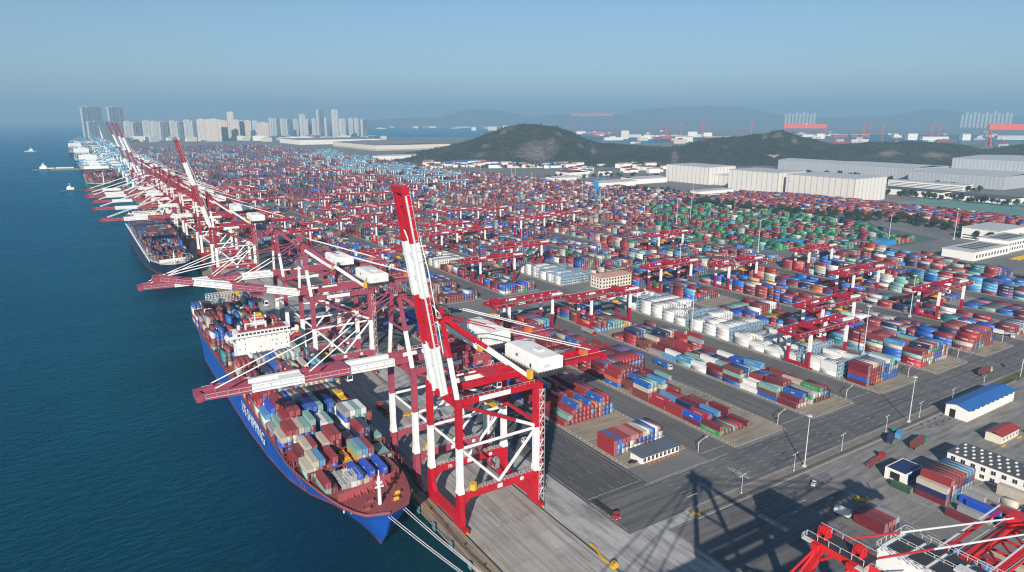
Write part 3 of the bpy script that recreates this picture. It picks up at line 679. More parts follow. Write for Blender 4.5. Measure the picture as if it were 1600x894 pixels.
def deck_detail(root, M0, beam, length, bayys, house_y, house_h, hw, wing, zt, house_mat, funnel_y, funnel_col, breakwater=24):
    hb = beam/2
    # breakwater
    bw = MB(); zd = 18.0
    bw.bar((-hb*.62, breakwater-4.5, zd+1.4), (hb*.45, breakwater, zd+1.4), .5, 3.6); bw.bar((hb*.45, breakwater, zd+1.4), (hb*.66, breakwater+2, zd+1.4), .5, 3.6)
    for k in range(9): 
        xx = -hb*.6 + k*hb*.13; bw.bar((xx, breakwater-5, zd), (xx, breakwater+1-3.8+k*.5, zd+2.8), .3, .3)
    bw.build('breakwater', paint('faded_red_deck_paint', (.40,.085,.095), .6, .3, .3), root)
    fm_ = MB().tube((-.6, 9.5, 18), (-.6, 9.5, 30), .75, 1, 10, .55).box(-1.6,.4,8.7,10.3,27.2,27.9,1).box(-2.3,1.1,9.1,9.9,25.5,25.9,1).tube((-.6,9.5,30),(-.6,9.5,32.5),.2,1,6)
    fm_.build('foremast', [M['hull_deck'], M['white']], root)
    for xx, yy in ((-6.5,8),(-3.6,12.5),(5.4,9),(7.6,13),(2.,14)):
        w_ = MB().tube((xx-1.1,yy,18.9),(xx+1.1,yy,18.9),.8,0,10).box(xx-1.5,xx-1.2,yy-.9,yy+.9,17.6,19.8,1).box(xx+1.2,xx+1.5,yy-.9,yy+.9,17.6,19.8,1).box(xx+1.5,xx+2.5,yy-.5,yy+.5,17.6,19.0,1)
        w_.build('winch', [M['yellow'] if xx > 5 else M['hull_deck'], M['hull_deck']], root)
    for k in range(10):
        a = R(-62+14*k); 
        MB().tube((hb*.72*math.sin(a),17-9.5*math.cos(a),17.5),(hb*.72*math.sin(a),17-9.5*math.cos(a),18.5),.35,0,6).build('bitts', M['yellow'] if k % 3 else M['rail'], root)
    # hatch coamings and lashing bridges
    hc = MB(); hc.box(-hb*.62, hb*.62, 26.5, 46, 15, 17.6).box(-hb*.8, hb*.8, 46, 62, 15, 17.4).box(-hb+3.2, hb-3.2, 62, house_y-2, 15, 17.3); hc.box(-hb+3.2, hb-3.2, house_y+14, length-6, 15, 17.3)
    hc.build('hatch_coaming', M['hull_deck'], root)
    for y_ in bayys:
        wd = hb*min(1., (min(y_,62)/62)**.31)-.5
        lb = MB()
        for xx in np.linspace(-wd, wd, 11): lb.box(xx-.15, xx+.15, y_-.5, y_+.5, 16, 21.4)
        lb.box(-wd, wd, y_-.55, y_+.55, 18.6, 18.8); lb.box(-wd, wd, y_-.55, y_+.55, 21.2, 21.4)
        lb.build('lashing_bridge', M['hull_deck'], root)
    # side stanchions along the rail
    sr = MB()
    for sg in (-1, 1):
        for y_ in np.arange(38, length-4, 3.6): sr.box(sg*(hb-.6)-.1*1, sg*(hb-.6)+.1, y_-.25, y_+.25, 16.3, 18.9)
        sr.box(sg*(hb-.25)-.05, sg*(hb-.25)+.05, 40, length-3, 17.3, 17.4)
    sr.build('side_rail', M['hull_deck'], root)
    # accommodation house
    ho = MB(); ho.box(-hw/2, hw/2, house_y, house_y+11, 15, zt); ho.build('accommodation_house', house_mat, root)
    br = MB(); br.box(-hw/2-.4, hw/2+.4, house_y-1.2, house_y+9, zt, zt+3.0); br.box(-wing/2, wing/2, house_y-.6, house_y+3.2, zt-.2, zt+.25)
    for sg in (-1, 1):
        br.box(sg*wing/2-.12, sg*wing/2+.12, house_y-.6, house_y+3.2, zt+.25, zt+1.4); br.box(min(sg*hw/2,sg*wing/2), max(sg*hw/2,sg*wing/2), house_y-.6, house_y-.4, zt+.25, zt+1.4)
        br.bar((sg*(wing/2-1), house_y+1.2, zt-.2), (sg*hw/2, house_y+1.2, zt-4), .5, .5)
        br.box(sg*(wing/2-.9)-.8, sg*(wing/2-.9)+.8, house_y-.4, house_y+2, zt+.25, zt+2.3)
    br.box(-hw/2-.8, hw/2+.8, house_y-1.5, house_y+9.2, zt+3.0, zt+3.2)
    b_o = br.build('bridge', house_mat, root)
    for k in range(14):
        xx = -hw/2+.5 + k*(hw-1)/13.2
        MB().box(xx, xx+(hw-1)/13.2*.72, house_y-1.24, house_y-1.15, zt+1.2, zt+2.3).build('bridge_window', M['glass'], b_o)
    MB().box(-hw/2+1.5, hw/2-1.5, house_y-.5, house_y+8, zt+3.2, zt+3.45).build('monkey_deck', M['roof_red'], root)
    mm = MB().box(-9,-8.2,house_y+3,house_y+4,zt+3.4,zt+7).box(-3.4,-2.6,house_y+3,house_y+4,zt+3.4,zt+7.4).box(2.2,3,house_y+3,house_y+4,zt+3.4,zt+7).box(-9,3,house_y+3.2,house_y+3.8,zt+6.2,zt+6.8).tube((-3,house_y+3.5,zt+7),(-3,house_y+3.5,zt+13),.35,0,6).box(-5,-1,house_y+3.3,house_y+3.7,zt+9.5,zt+9.9).box(-4.6,-1.4,house_y+2.8,house_y+3.1,zt+11,zt+11.4).tube((7,house_y+4,zt+3.4),(7,house_y+4,zt+7),.2,0,6).tube((-12,house_y+5,zt+3.4),(-12,house_y+5,zt+6),.9,0,8)
    mm.build('radar_mast', house_mat, root)
    for zz in np.arange(18.5, zt-1, 2.9):
        for k in range(10):
            xx = -hw/2+1.6+k*(hw-3.2)/9 + rng.uniform(-.5,.5)
            if rng.random() < .62: MB().box(xx-.28, xx+.28, house_y-.04, house_y+.05, zz, zz+.75).build('porthole_window', M['glass'], root)
    fu = MB(); fu.hexa([(2,funnel_y,16),(11,funnel_y,16),(11,funnel_y+12,16),(2,funnel_y+12,16),(3,funnel_y+1,zt-2.5),(10,funnel_y+1,zt-2.5),(10,funnel_y+11,zt-2.5),(3,funnel_y+11,zt-2.5)],0).box(2.8,10.2,funnel_y+.8,funnel_y+11.2,zt-2.5,zt-.5,1)
    for k in range(3): fu.tube((4.5+2*k,funnel_y+4,zt-.5),(4.5+2*k,funnel_y+4,zt+1.2),.6,2,8)
    fu.build('funnel', [M['rail'], paint('funnel_top', funnel_col, .6), M['dark']], root)
bays1 = []
y_ = 27.5
bayc = []
while y_ + 12.6 < 183: bayc.append(y_+6.5); bays1.append(y_+13.6); y_ += 14.3
deck_detail(s1, M, 42.5, 318, bays1, 186, 0, 29.5, 41, 37.5, M['white'], 226, (.35,.05,.05))
text_mesh('hull_lettering', 'US SHIPPING', 8.6, M['white'], s1, (-21.33, 126, 11.2), (R(90), 0, R(-90)), .03, 'CENTER', 1.02)
for a, b_, side in (((-2, 4, 18.5),(24.8,-72,4.6),'outer rope of the seaward pair'),((-1.0, 4.2, 18.5),(25.2,-71,4.6),'inner rope of the seaward pair'),((5, 6, 18.5),(25.2,-58,4.6),'outer rope of the quayside pair'),((6, 7, 18.5),(25.4,-57,4.6),'inner rope of the quayside pair')):
    pa, pb = Vector(a), Vector(b_); last = pa; ml = MB()
    for k in range(1, 11):
        t = k/10; q = pa.lerp(pb, t); q.z -= 6.4*t*(1-t); ml.tube(last, q, .13, 0, 5); last = q
    tag(ml.build('mooring_rope', M['rail'], None, (XC1, BOW1, -4)), 'pale mooring rope from the blue bow to quay, '+side, 'rope', 'mooring ropes of the blue ship')
# ship containers
def wid1(y): return 21.2*min(1., (min(max(y-3,1),62)/62)**.31)
ZS = -4+17.35
bow_cols = {}
for kb, yb in enumerate(bayc):
    hwid = wid1(yb-6) - .4
    n = min(16, max(6, int(2*hwid/2.57))); xs = [XC1 + (k-(n-1)/2)*2.59 for k in range(n)]
    if kb == 0:
        h = [1]*n
        for k in range(n): h[k] = (2,1,0,1,1,2,1,2,1,2,0,1,1,1,1,1)[k % 16]
        cols = {(0,0):'mint',(0,1):'rust red',(3,0):'grey',(4,0):'white',(5,1):'royal blue',(5,0):'cream',(6,0):'cream',(7,1):'royal blue',(7,0):'rust red',(8,0):'rust red',(9,1):'royal blue',(9,0):'brown red'}
    elif kb == 1:
        h = [((2,3,3,2,3,0,1,0,3,3,3,0,1,1,2,1)[k % 16]) for k in range(n)]
        cols = {(0,1):'cream',(1,2):'cream',(1,1):'cream',(2,2):'sky blue',(3,1):'rust red',(4,2):'rust red',(8,2):'mint',(9,2):'sky blue',(10,2):'rust red',(6,0):'yellow'}
    elif kb == 2:
        h = [((1,2,3,3,0,3,4,4,0,2,2,4,4,0,2,2)[k % 16]) for k in range(n)]
        cols = {(2,2):'cream',(3,2):'rust red',(5,2):'cream',(6,3):'rust red',(7,3):'rust red',(14,1):'mint'}
    elif kb == 3:
        h = [((3,4,4,4,4,5,0,4,4,1,2,5,5,5,5,4)[k % 16]) for k in range(n)]
        cols = {(0,2):'cream',(1,3):'rust red',(2,3):'rust red',(3,3):'cream',(4,3):'mint',(5,4):'mint',(7,3):'white',(8,3):'mint',(10,1):'navy',(11,4):'grey',(12,4):'white',(13,4):'mint',(14,4):'white',(15,3):'rust red'}
    elif kb == 4:
        h = [((2,3,4,5,5,0,5,5,5,0,5,4,4,3,3,2)[k % 16]) for k in range(n)]
        cols = {(1,2):'mint',(2,3):'rust red',(3,4):'rust red',(4,4):'rust red',(6,4):'blue',(7,4):'royal blue',(8,4):'mint',(10,4):'blue',(11,3):'white',(12,3):'rust red'}
    elif kb == 5:
        h = [((3,4,5,5,5,5,5,5,5,5,5,5,5,5,4,3)[k % 16]) for k in range(n)]
        cols = {(1,3):'royal blue',(2,4):'rust red',(3,4):'rust red',(4,4):'blue',(5,4):'cream',(6,4):'grey',(7,4):'dark red',(8,4):'cream',(9,4):'navy',(10,4):'dark red',(11,4):'dark red',(12,4):'cream'}
    else:
        h = [min(7, max(3, int(round((6.3 if kb > 8 else 5.4) - abs(k-(n-1)/2)/(n/2)*.6 + rng.uniform(-.7,.6))))) for k in range(n)]
        cols = None
    bay(xs, BOW1+yb, ZS, h, 'ship', 'the blue ship', ORD[kb] + ' bay behind bow', ('ship1', kb), cols=cols, jit=.05)
y_ = 240.
kb = 0
while y_ < 312:
    n = 16; xs = [XC1 + (k-(n-1)/2)*2.59 for k in range(n)]
    if not (222 < y_ < 240):
        h = [max(0, int(round(5.6 + rng.uniform(-2.4, .6)))) for k in range(n)]
        bay(xs, BOW1+y_, ZS, h, 'ship', 'the blue ship', ORD[kb] + ' bay behind funnel', ('ship1s', kb), jit=.05)
    y_ += 14.3; kb += 1
bay([XC1+(k-7.5)*2.59 for k in range(16)], BOW1+206, ZS, [3,4,3,2,4,4,3,2,1,0,0,0,0,4,4,3], 'ship', 'the blue ship', 'bay behind bridge', ('ship1b', 0), jit=.05)
# stern steel lattice frame
lt = MB()
for xx in np.linspace(-9, 9, 10): lt.box(xx-.1,xx+.1,-.1,.1,0,8); lt.box(xx-.1,xx+.1,5.9,6.1,0,8)
for zz in (0.1,2.6,5.2,7.9): lt.box(-9,9,-.1,.1,zz-.1,zz+.1); lt.box(-9,9,5.9,6.1,zz-.1,zz+.1)
for xx in np.linspace(-9, 9, 10): lt.box(xx-.1,xx+.1,0,6,7.8,8)
lt.build('stern_lattice', M['white'], s1, (-2, 306, 28))
# tank container frames on the foredeck as cargo
tk = MB().tube((0,-2.7,1.3),(0,2.7,1.3),1.12,1,12)
for sx in (-1.2,1.2):
    for sy in (-3,3): tk.box(sx-.09,sx+.09,sy-.09,sy+.09,0,2.59,0)
    for zz in (.08,2.5): tk.box(sx-.08,sx+.08,-3,3,zz-.08,zz+.08,0)
for sy in (-3,3):
    for zz in (.08,2.5): tk.box(-1.2,1.2,sy-.08,sy+.08,zz-.08,zz+.08,0)
tkm = tk.mesh('tank_container', [M['rail'], M['tank']])
n0 = max(6, int(2*(wid1(bayc[0]-6)-.9)/2.53))
for k, yo, lift, lab in ((2, -3, 0, 'white tank container on the blue ship, seaward of its pair by the breakwater'), (2, 3.1, 0, 'white tank container behind the seaward tank on the blue bow'), (3, -3, CH, 'white tank container on top of grey box, nearest the ship breakwater'), (4, -3, CH, 'white tank container on top of white box beside breakwater')):
    o = link('tank_container', tkm, None, (XC1+(k-(n0-1)/2)*2.53, BOW1+bayc[0]+yo, ZS+lift)); tag(o, lab, 'tank container', 'tank containers on the blue ship')
sp = MB().box(-1.1,1.1,-6,6,.5,.9,0)
for yy in (-5.8,-2,2,5.8): sp.box(-1.2,1.2,yy-.25,yy+.25,.1,1.1,0)
sp.box(-.8,.8,-1.6,1.6,.9,1.9,1)
spm = sp.mesh('container_spreader', [M['yellow'], M['orange']])

HULL2 = [paint('hull_dark', (.02,.03,.075), .45, .3, .15), HULL[1], HULL[2], paint('pale_deck', (.42,.43,.42), .7, .3), M['white']]
XC2, BOW2 = 79.5, 738.
s2, _ = ship('container_ship', XC2, 42, BOW2, 350, HULL2, label='dark-hulled container ship with pale foredeck, moored beyond the blue ship')
bay2 = []; y_ = 30.; bc2 = []
while y_ < 330: bc2.append(y_+6.5); bay2.append(y_+13.6); y_ += 14.4
deck_detail(s2, M, 42, 350, bay2[:18], 262, 0, 30, 41, 40, M['white'], 300, (.1,.1,.3), 24)
for ch in s2.children:
    if ch.name.split('.')[0] in ('breakwater', 'lashing_bridge', 'side_rail', 'winch', 'deck'):
        for i_ in range(len(ch.data.materials)): ch.data.materials[i_] = M['wall_white'] if ch.name.startswith(('break', 'side')) else HULL2[3]
for kb, yb in enumerate(bc2):
    if 258 < yb < 300: continue
    hwid = 20.4*min(1., (min(max(yb-9,1),62)/62)**.42) - .9; n = int(2*hwid/2.53)
    h = [int(max(1, min(6, 2+kb*.9+rng.uniform(-1.2,.8)))) for k in range(n)]
    bay([XC2+(k-(n-1)/2)*2.53 for k in range(n)], BOW2+yb, ZS, h, 'ship2', 'the dark ship', ORD[kb % 20] + ' bay', ('ship2', kb), jit=.05)
HULL3 = [paint('hull_green', (.03,.17,.12), .45, .3, .15), HULL[1], HULL[2], HULL2[3], M['white']]
XC3, BOW3 = 66., 1770.
s3, _ = ship('container_ship', XC3, 64, BOW3, 380, HULL3, label='green-hulled container ship with red cargo, far along the quay')
MB().tube((0,9,18),(0,9,44),1.1,0,8,.8).build('foremast', M['white'], s3); MB().box(-28,28,330,342,16,52).build('accommodation_house', M['white'], s3)
for kb in range(14):
    yb = 34+kb*14.6; n = int(24*min(1,(max(yb-9,1)/62)**.42))
    bay([XC3+(k-(n-1)/2)*2.56 for k in range(n)], BOW3+yb, ZS, [int(max(2,min(8,4+kb*.5+rng.uniform(-1,1)))) for k in range(n)], 'ship3', 'ship3', 'b', ('ship3', kb))
HULL4 = [HULL2[0], HULL[1], HULL[2], HULL2[3], M['white']]
for q, (yb, xx, lab) in enumerate(((2300, 62, 'grey container ship with pale stacks, beyond the green ship'), (2850, 56, 'pale container ship fourth along the far quay under light-blue cranes'), (3500, 45, 'tiny pale container ship at the far end of the quay'))):
    s4, _ = ship('container_ship', xx, 56, yb, 330, HULL4, label=lab)
    hh = MB()
    for kb in range(18):
        n = 17 if kb > 1 else 10
        for k in range(n):
            z_ = 17+2.6*rng.randint(2, 6); hh.box((k-(n-1)/2)*3-1.3, (k-(n-1)/2)*3+1.3, 36+kb*14.6, 48+kb*14.6, 16, z_, rng.choice((0,0,1,2)))
    hh.build('deck_cargo', [paint('cargo_pale', (.33,.36,.36), .6), paint('cargo_blue', (.08,.16,.26), .6), paint('cargo_red', (.28,.1,.09), .6)], s4)
    MB().box(-25,25,296,308,16,48).build('accommodation_house', M['white'], s4)

# ------------------------------------------------------------------ container objects
def kcol(c): return CC['green2'] if c == 'green2' else CC[c]
byk = {r_[6] for r_ in REC if r_[6]}
CAM = Vector((0,0,CAMZ))
def visible(r_):
    k = r_[6]
    if not k or not r_[5]: return 0.
    x, y, z = r_[0], r_[1], r_[2]
    v = Vector((x,y,z+1.3)) - CAM; w_ = v.dot(_f)
    if w_ < 1: return 0.
    px = 800 + F*v.dot(_r)/w_; py = 447 - F*v.dot(_u)/w_
    if not (-10 < px < 1610 and -10 < py < 900): return 0.
    tk_, row, tier = k
    top = (tk_, row, tier+1) not in byk
    left = (tk_, row-1, tier) not in byk if isinstance(row, int) else True
    try:
        nb = tk_[:1] + (tk_[1]-1,) if isinstance(tk_, tuple) and len(tk_) == 2 and isinstance(tk_[1], int) else None
        front = nb is None or (nb, row, tier) not in byk
    except Exception: front = False
    if not (top or left or front): return 0.
    d = v.length
    a = 0
    n_ = -v.normalized()
    if top: a += r_[3]*2.4*n_.z
    if left: a += r_[3]*2.6*max(0, -n_.x)
    if front: a += 2.4*2.6*max(0, -n_.y)*.7
    return a/(d*d)*(1. if r_[3] > 8 or top else .8)
score = sorted(((visible(r_), i) for i, r_ in enumerate(REC)), reverse=True)
solo = [i for s_, i in score[:290] if s_ > 0]; solo_set = set(solo)
def container_mesh(L_):
    a = MB(); hx, hl, h = 1.219, L_/2, 2.59
    a.box(-hx+.05, hx-.05, -hl+.06, hl-.05, .14, h-.04, 0)
    for sx in (-1,1):
        for sy in (-1,1):
            a.box(min(sx*hx,sx*(hx-.16)), max(sx*hx,sx*(hx-.16)), min(sy*hl,sy*(hl-.16)), max(sy*hl,sy*(hl-.16)), 0, h, 0)
        a.box(min(sx*hx,sx*(hx-.12)), max(sx*hx,sx*(hx-.12)), -hl+.16, hl-.16, 0, .16, 0); a.box(min(sx*hx,sx*(hx-.1)), max(sx*hx,sx*(hx-.1)), -hl+.16, hl-.16, h-.12, h-.01, 0)
        n = int(L_/.55)
        for k in range(n):
            yy = -hl+.3+(L_-.6)*(k+.5)/n; a.box(sx*(hx-.05)-.025, sx*(hx-.05)+.025, yy-.14, yy+.14, .17, h-.13, 0)
    for sy in (-1,1):
        a.box(-hx+.16, hx-.16, min(sy*hl,sy*(hl-.12)), max(sy*hl,sy*(hl-.12)), 0, .17, 0); a.box(-hx+.16, hx-.16, min(sy*hl,sy*(hl-.12)), max(sy*hl,sy*(hl-.12)), h-.13, h-.01, 0)
    n = int(L_/.8)
    for k in range(n):
        yy = -hl+.4+(L_-.8)*(k+.5)/n; a.box(-hx+.14, hx-.14, yy-.2, yy+.2, h-.05, h-.02, 0)
    d = MB()
    for sx in (-1,1): d.box(min(sx*.02,sx*1.03), max(sx*.02,sx*1.03), -hl-.005, -hl+.055, .2, h-.16, 0)
    for xx in (-.8,-.3,.3,.8): d.box(xx-.025, xx+.025, -hl-.05, -hl-.006, .1, h-.08, 1)
    return a.mesh('container_body', [M['container']]), d.mesh('container_door', [M['container'], M['rail']])
CM = {12.19: container_mesh(12.19), 6.06: container_mesh(6.06), 8.5: container_mesh(8.5)}
lg = MB().face([(-1.226,-1.1,1.05),(-1.226,1.1,1.05),(-1.226,1.3,1.35),(-1.226,1.0,1.75),(-1.226,-1.0,1.75),(-1.226,-1.3,1.45)][::-1])
lg.face([(-.4,-6.13,1.5),(.4,-6.13,1.5),(.4,-6.13,1.9),(-.4,-6.13,1.9)])
logo_me = lg.mesh('container_logo', [M['mark']])
lg2 = MB(); 
for k in range(6): lg2.face([(-1.226,2.9-k*1.0,1.5),(-1.226,2.2-k*1.0,1.5),(-1.226,2.2-k*1.0,2.15),(-1.226,2.9-k*1.0,2.15)])
logo2_me = lg2.mesh('container_logo_bars', [M['mark']])
tm = text_mesh('tmp', 'EVERGREEN', 1.5, M['mark'], None); ever_me = tm.data; bpy.data.objects.remove(tm)
def solo_container(x, y, z, L_, c, label, group, rz=0.):
    me, dm = CM[min(CM, key=lambda v: abs(v-L_))]
    o = link('shipping_container', me, None, (x, y, z), rz, kcol(c)); d = link('door', dm, o, color=kcol(c))
    tag(o, label, 'container', group)
    q = rng.random()
    if L_ > 8 and c in ('blue','royal blue','navy','teal') and q < .6: link('logo', logo_me, o)
    elif L_ > 12 and c in ('sky blue','bright red') and q < .6: link('logo', logo2_me, o)
    elif L_ > 8 and c == 'green':
        e_ = link('lettering', ever_me, o, (-1.24, 0, 1.35)); e_.rotation_euler = (R(90), 0, R(-90))
    return o
used = {}
for i in solo:
    x, y, z, L_, c, wh, key, _ = REC[i]
    where, bn, row, k, t = wh
    sz = 'long' if L_ > 8 else 'short'
    cn = c if c != 'green2' else 'dark green'
    rw = f'{ORD[row]} row from sea' if isinstance(row, int) and row < 20 else 'ground row'
    if where in ('yard south of the tall pile', 'yard behind the near crane house', 'ground before the navy-roofed hut'):
        lab = f'{cn} {sz} container {("on the ground" if k == 0 else "stacked on another")} in the {where}'
        n_ = used.get(lab, 0)
        if n_: lab = lab.replace('in the', ('farther inland in the', 'farthest inland in the', 'nearest the camera in the', 'beyond the others in the')[min(n_-1,3)])
        used[lab] = used.get(lab, 0)+1
    elif bn == 'pile': lab = f'{cn} {sz} container, {tier_word(k,t)}, {rw}, {where}'
    else: lab = f'{cn} container, {tier_word(k,t)}, {rw}, {bn} of {where}'.replace('of the blue ship', 'on blue ship').replace('front-half bay', 'fore-bay').replace('back-half bay', 'aft-bay')
    for y0_, w_ in (('227','nearest the road'),('256','past first rack'),('311','past second rack'),('353','past third rack'),('408','near pink-roofed office')):
        lab = lab.replace('white reefer block '+y0_, 'reefers '+w_)
    lab = lab.replace('row from sea', 'row') if len(lab.split()) > 16 else lab
    if len(lab.split()) > 16: lab = lab.replace(' long', '').replace(' short', '')
    solo_container(x, y, z, L_, c, lab, 'containers on the blue ship' if where == 'the blue ship' else 'containers stacked in the yard')
def mass(name, recs, mat):
    n = len(recs)
    a = np.array([(r_[0], r_[1], r_[2], r_[3], r_[5]) for r_ in recs], dtype=np.float64)
    colr = np.array([kcol(r_[4]) for r_ in recs]) * nrng.uniform(.8, 1.18, (n,1))
    hx = 1.2; c = np.array([(-1,-1,0),(1,-1,0),(1,1,0),(-1,1,0),(-1,-1,1),(1,-1,1),(1,1,1),(-1,1,1)], float)
    v = np.empty((n,8,3)); v[:,:,0] = a[:,None,0] + c[None,:,0]*hx; v[:,:,1] = a[:,None,1] + c[None,:,1]*a[:,None,3]/2; v[:,:,2] = a[:,None,2] + c[None,:,2]*a[:,None,4]
    fq = np.array([(4,5,6,7),(0,1,5,4),(1,2,6,5),(2,3,7,6),(3,0,4,7)])
    idx = (np.arange(n)[:,None,None]*8 + fq[None]).reshape(-1)
    me = bpy.data.meshes.new(name); me.vertices.add(n*8); me.vertices.foreach_set('co', v.reshape(-1))
    me.loops.add(n*20); me.loops.foreach_set('vertex_index', idx.astype(np.int32))
    me.polygons.add(n*5); me.polygons.foreach_set('loop_start', np.arange(0, n*20, 4, dtype=np.int32)); me.polygons.foreach_set('loop_total', np.full(n*5, 4, np.int32))
    at = me.attributes.new('paint', 'FLOAT_COLOR', 'POINT')
    cc = np.ones((n,8,4)); cc[:,:,:3] = colr[:,None,:]; cc[:,:,3] = nrng.random((n,1)); at.data.foreach_set('color', cc.reshape(-1))
    uvl = me.uv_layers.new(name='UVMap'); uvl.data.foreach_set('uv', np.tile(np.array([0,0,1,0,1,1,0,1], np.float32), n*5))
    me.materials.append(mat); me.update(calc_edges=True)
    o = link(name, me); tag(o, 'mass of stacked shipping containers filling the terminal yard', 'containers', None, 'stuff'); return o
rest = [(r_[0], r_[1], r_[2], r_[3], r_[4], 2.56) for i, r_ in enumerate(REC) if i not in solo_set] + [(f_[0],f_[1],f_[2],f_[3],f_[4],f_[5]) for f_ in FARB]
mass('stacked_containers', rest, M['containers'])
print('containers', len(REC), 'far', len(FARB), 'solo', len(solo))

# ------------------------------------------------------------------ ship-to-shore cranes
def sts_parts(angle, long_=76., back=42., num=None):
    P = {}
    def part(nm): P.setdefault(nm, []).append(MB()); return P[nm][-1]
    Y = 12.3
    for x in (0, 35):
        for sy in (-1, 1):
            y = sy*Y; l = part('leg')
            l.hexa([(x-1.1,y-2.0,2.2),(x+1.1,y-2.0,2.2),(x+1.1,y+2.0,2.2),(x-1.1,y+2.0,2.2),(x-1.1,y-1.35,15.6),(x+1.1,y-1.35,15.6),(x+1.1,y+1.35,15.6),(x-1.1,y+1.35,15.6)], P_)
            l.hexa([(x-1.3,y-1.5,15.6),(x+1.3,y-1.5,15.6),(x+1.3,y+1.5,15.6),(x-1.3,y+1.5,15.6),(x-1.05,y-1.05,19.5),(x+1.05,y-1.05,19.5),(x+1.05,y+1.05,19.5),(x-1.05,y+1.05,19.5)], W_)
            l.box(x-1.05,x+1.05,y-1.05,y+1.05,19.5,34.5,W_); l.box(x-1.1,x+1.1,y-1.1,y+1.1,34.5,54,P_)
            for zz_ in (26, 41, 47): l.box(x-1.14,x+1.14,y-1.14,y+1.14,zz_,zz_+.22,W_ if zz_ < 34 else P_)
            b_ = part('bogie')
            b_.box(x-.8,x+.8,y-5.2,y+5.2,.9,2.3,P_)
            for k in range(8): yy = y-4.6+k*1.31; b_.tube((x-.35,yy,.45),(x+.35,yy,.45),.44,D_,10)
            b_.box(x-.3,x+.3,y-5.9,y-5.2,1,1.6,Y_); b_.box(x-.3,x+.3,y+5.2,y+5.9,1,1.6,Y_)
        s_ = part('sill_beam'); s_.box(x-.95,x+.95,-Y+1.9,Y-1.9,2.2,6.0,P_)
        s_.hexa([(x-.9,-Y+1.6,6),(x+.9,-Y+1.6,6),(x+.9,-Y+3.4,6),(x-.9,-Y+3.4,6),(x-.9,-Y+1.2,9.5),(x+.9,-Y+1.2,9.5),(x+.9,-Y+1.5,9.5),(x-.9,-Y+1.5,9.5)],P_)
        s_.hexa([(x-.9,Y-3.4,6),(x+.9,Y-3.4,6),(x+.9,Y-1.6,6),(x-.9,Y-1.6,6),(x-.9,Y-1.5,9.5),(x+.9,Y-1.5,9.5),(x+.9,Y-1.2,9.5),(x-.9,Y-1.2,9.5)],P_)
        part('switch_house').box(x-1.3,x+1.3,-8.6,-3.2,6.0,8.8,P_) if x else None
        c = part('cross_girder'); c.box(x-1.1,x+1.1,-Y+.9,Y-.9,50.6,53.6,P_); part('cross_girder').box(x-.5,x+.5,-Y+.9,Y-.9,36,37.2,P_) if x else None
    for sy in (-1, 1):
        y = sy*Y; b_ = part('portal_beam'); b_.box(1.1,33.9,y-.75,y+.75,12.6,15.3,P_)
        b_.hexa([(1.1,y-.7,9.6),(1.3,y-.7,9.6),(1.3,y+.7,9.6),(1.1,y+.7,9.6),(1.1,y-.7,12.6),(4.2,y-.7,12.6),(4.2,y+.7,12.6),(1.1,y+.7,12.6)],P_)
        b_.hexa([(33.7,y-.7,9.6),(33.9,y-.7,9.6),(33.9,y+.7,9.6),(33.7,y+.7,9.6),(30.8,y-.7,12.6),(33.9,y-.7,12.6),(33.9,y+.7,12.6),(30.8,y+.7,12.6)],P_)
        b_.box(16.4,18.6,y-.78,y+.78,13.1,14.9,W_); b_.box(27,28.6,y-.78,y+.78,13.3,14.7,W_)
        r_ = part('handrail')
        for z_ in (16.4, 15.9): r_.box(1.5,33.5,y+.66,y+.74,z_-.04,z_+.04,Ra_); r_.box(1.5,33.5,y-.74,y-.66,z_-.04,z_+.04,Ra_)
        for k in range(17): xx = 1.6+k*2; r_.box(xx-.05,xx+.05,y+.66,y+.74,15.3,16.4,Ra_); r_.box(xx-.05,xx+.05,y-.74,y-.66,15.3,16.4,Ra_)
        r_.tube((5.8,y,16.5-.9),(5.8,y+.01,18.2),1.5,Y_,12) if sy < 0 else None
        for p,q in (((.8,y,33.6),(17.5,y,15.8)),((17.5,y,15.8),(34.2,y,33.2)),((.8,y,33.9),(34.2,y,34.2))): part('brace').tube(p,q,.6,W_,10)
        d = part('diagonal'); pm = Vector((0.8,y,51.5)).lerp(Vector((34.4,y,35.2)),.72); d.tube((.8,y,51.5),pm,.7,P_,10); d.tube(pm,(34.4,y,35.2),.7,W_,10)
        t = part('top_beam'); t.box(.9,34.1,y-.7,y+.7,51.4,53.8,P_); t.box(8.5,22.5,y-.74,y+.74,51.7,53.6,W_)
        for k in range(15): xx=1.5+k*2.3; t.box(xx-.05,xx+.05,y-.7,y-.62,53.8,54.9,Ra_)
        t.box(1.5,34,y-.7,y-.62,54.82,54.9,Ra_)
        g_ = part('girder'); yy = sy*3.4
        g_.box(-4.5,35+back,yy-.8,yy+.8,53.7,56.1,P_); g_.box(2,20,yy-.82,yy+.82,54.0,55.9,W_) if sy > 0 else None
        # A-frame
        a = part('apex_post'); top = Vector((-1.5, sy*3.4, 84)); bot = Vector((-.3, sy*(Y-.3), 54)); mid = bot.lerp(top,.5); a.bar(bot,mid,1.35,1.35,W_); a.bar(mid,top,1.35,1.35,P_)
        a = part('apex_leg'); bot = Vector((35, sy*5.6, 54.2)); mid = bot.lerp(top,.5); a.bar(bot,mid,1.6,1.6,W_); a.bar(mid,top,1.6,1.6,P_)
        s_ = part('backstay'); e = Vector((33+back, yy, 56)); m1 = top.lerp(e,.3); s_.tube(top,m1,.24,P_,8); s_.tube(m1,e,.24,W_,8)
    ap = part('apex_platform'); ap.box(-3.2,.4,-4.6,4.6,83.2,85.0,P_); ap.box(-3.6,.8,-5.6,5.6,85.0,85.2,D_)
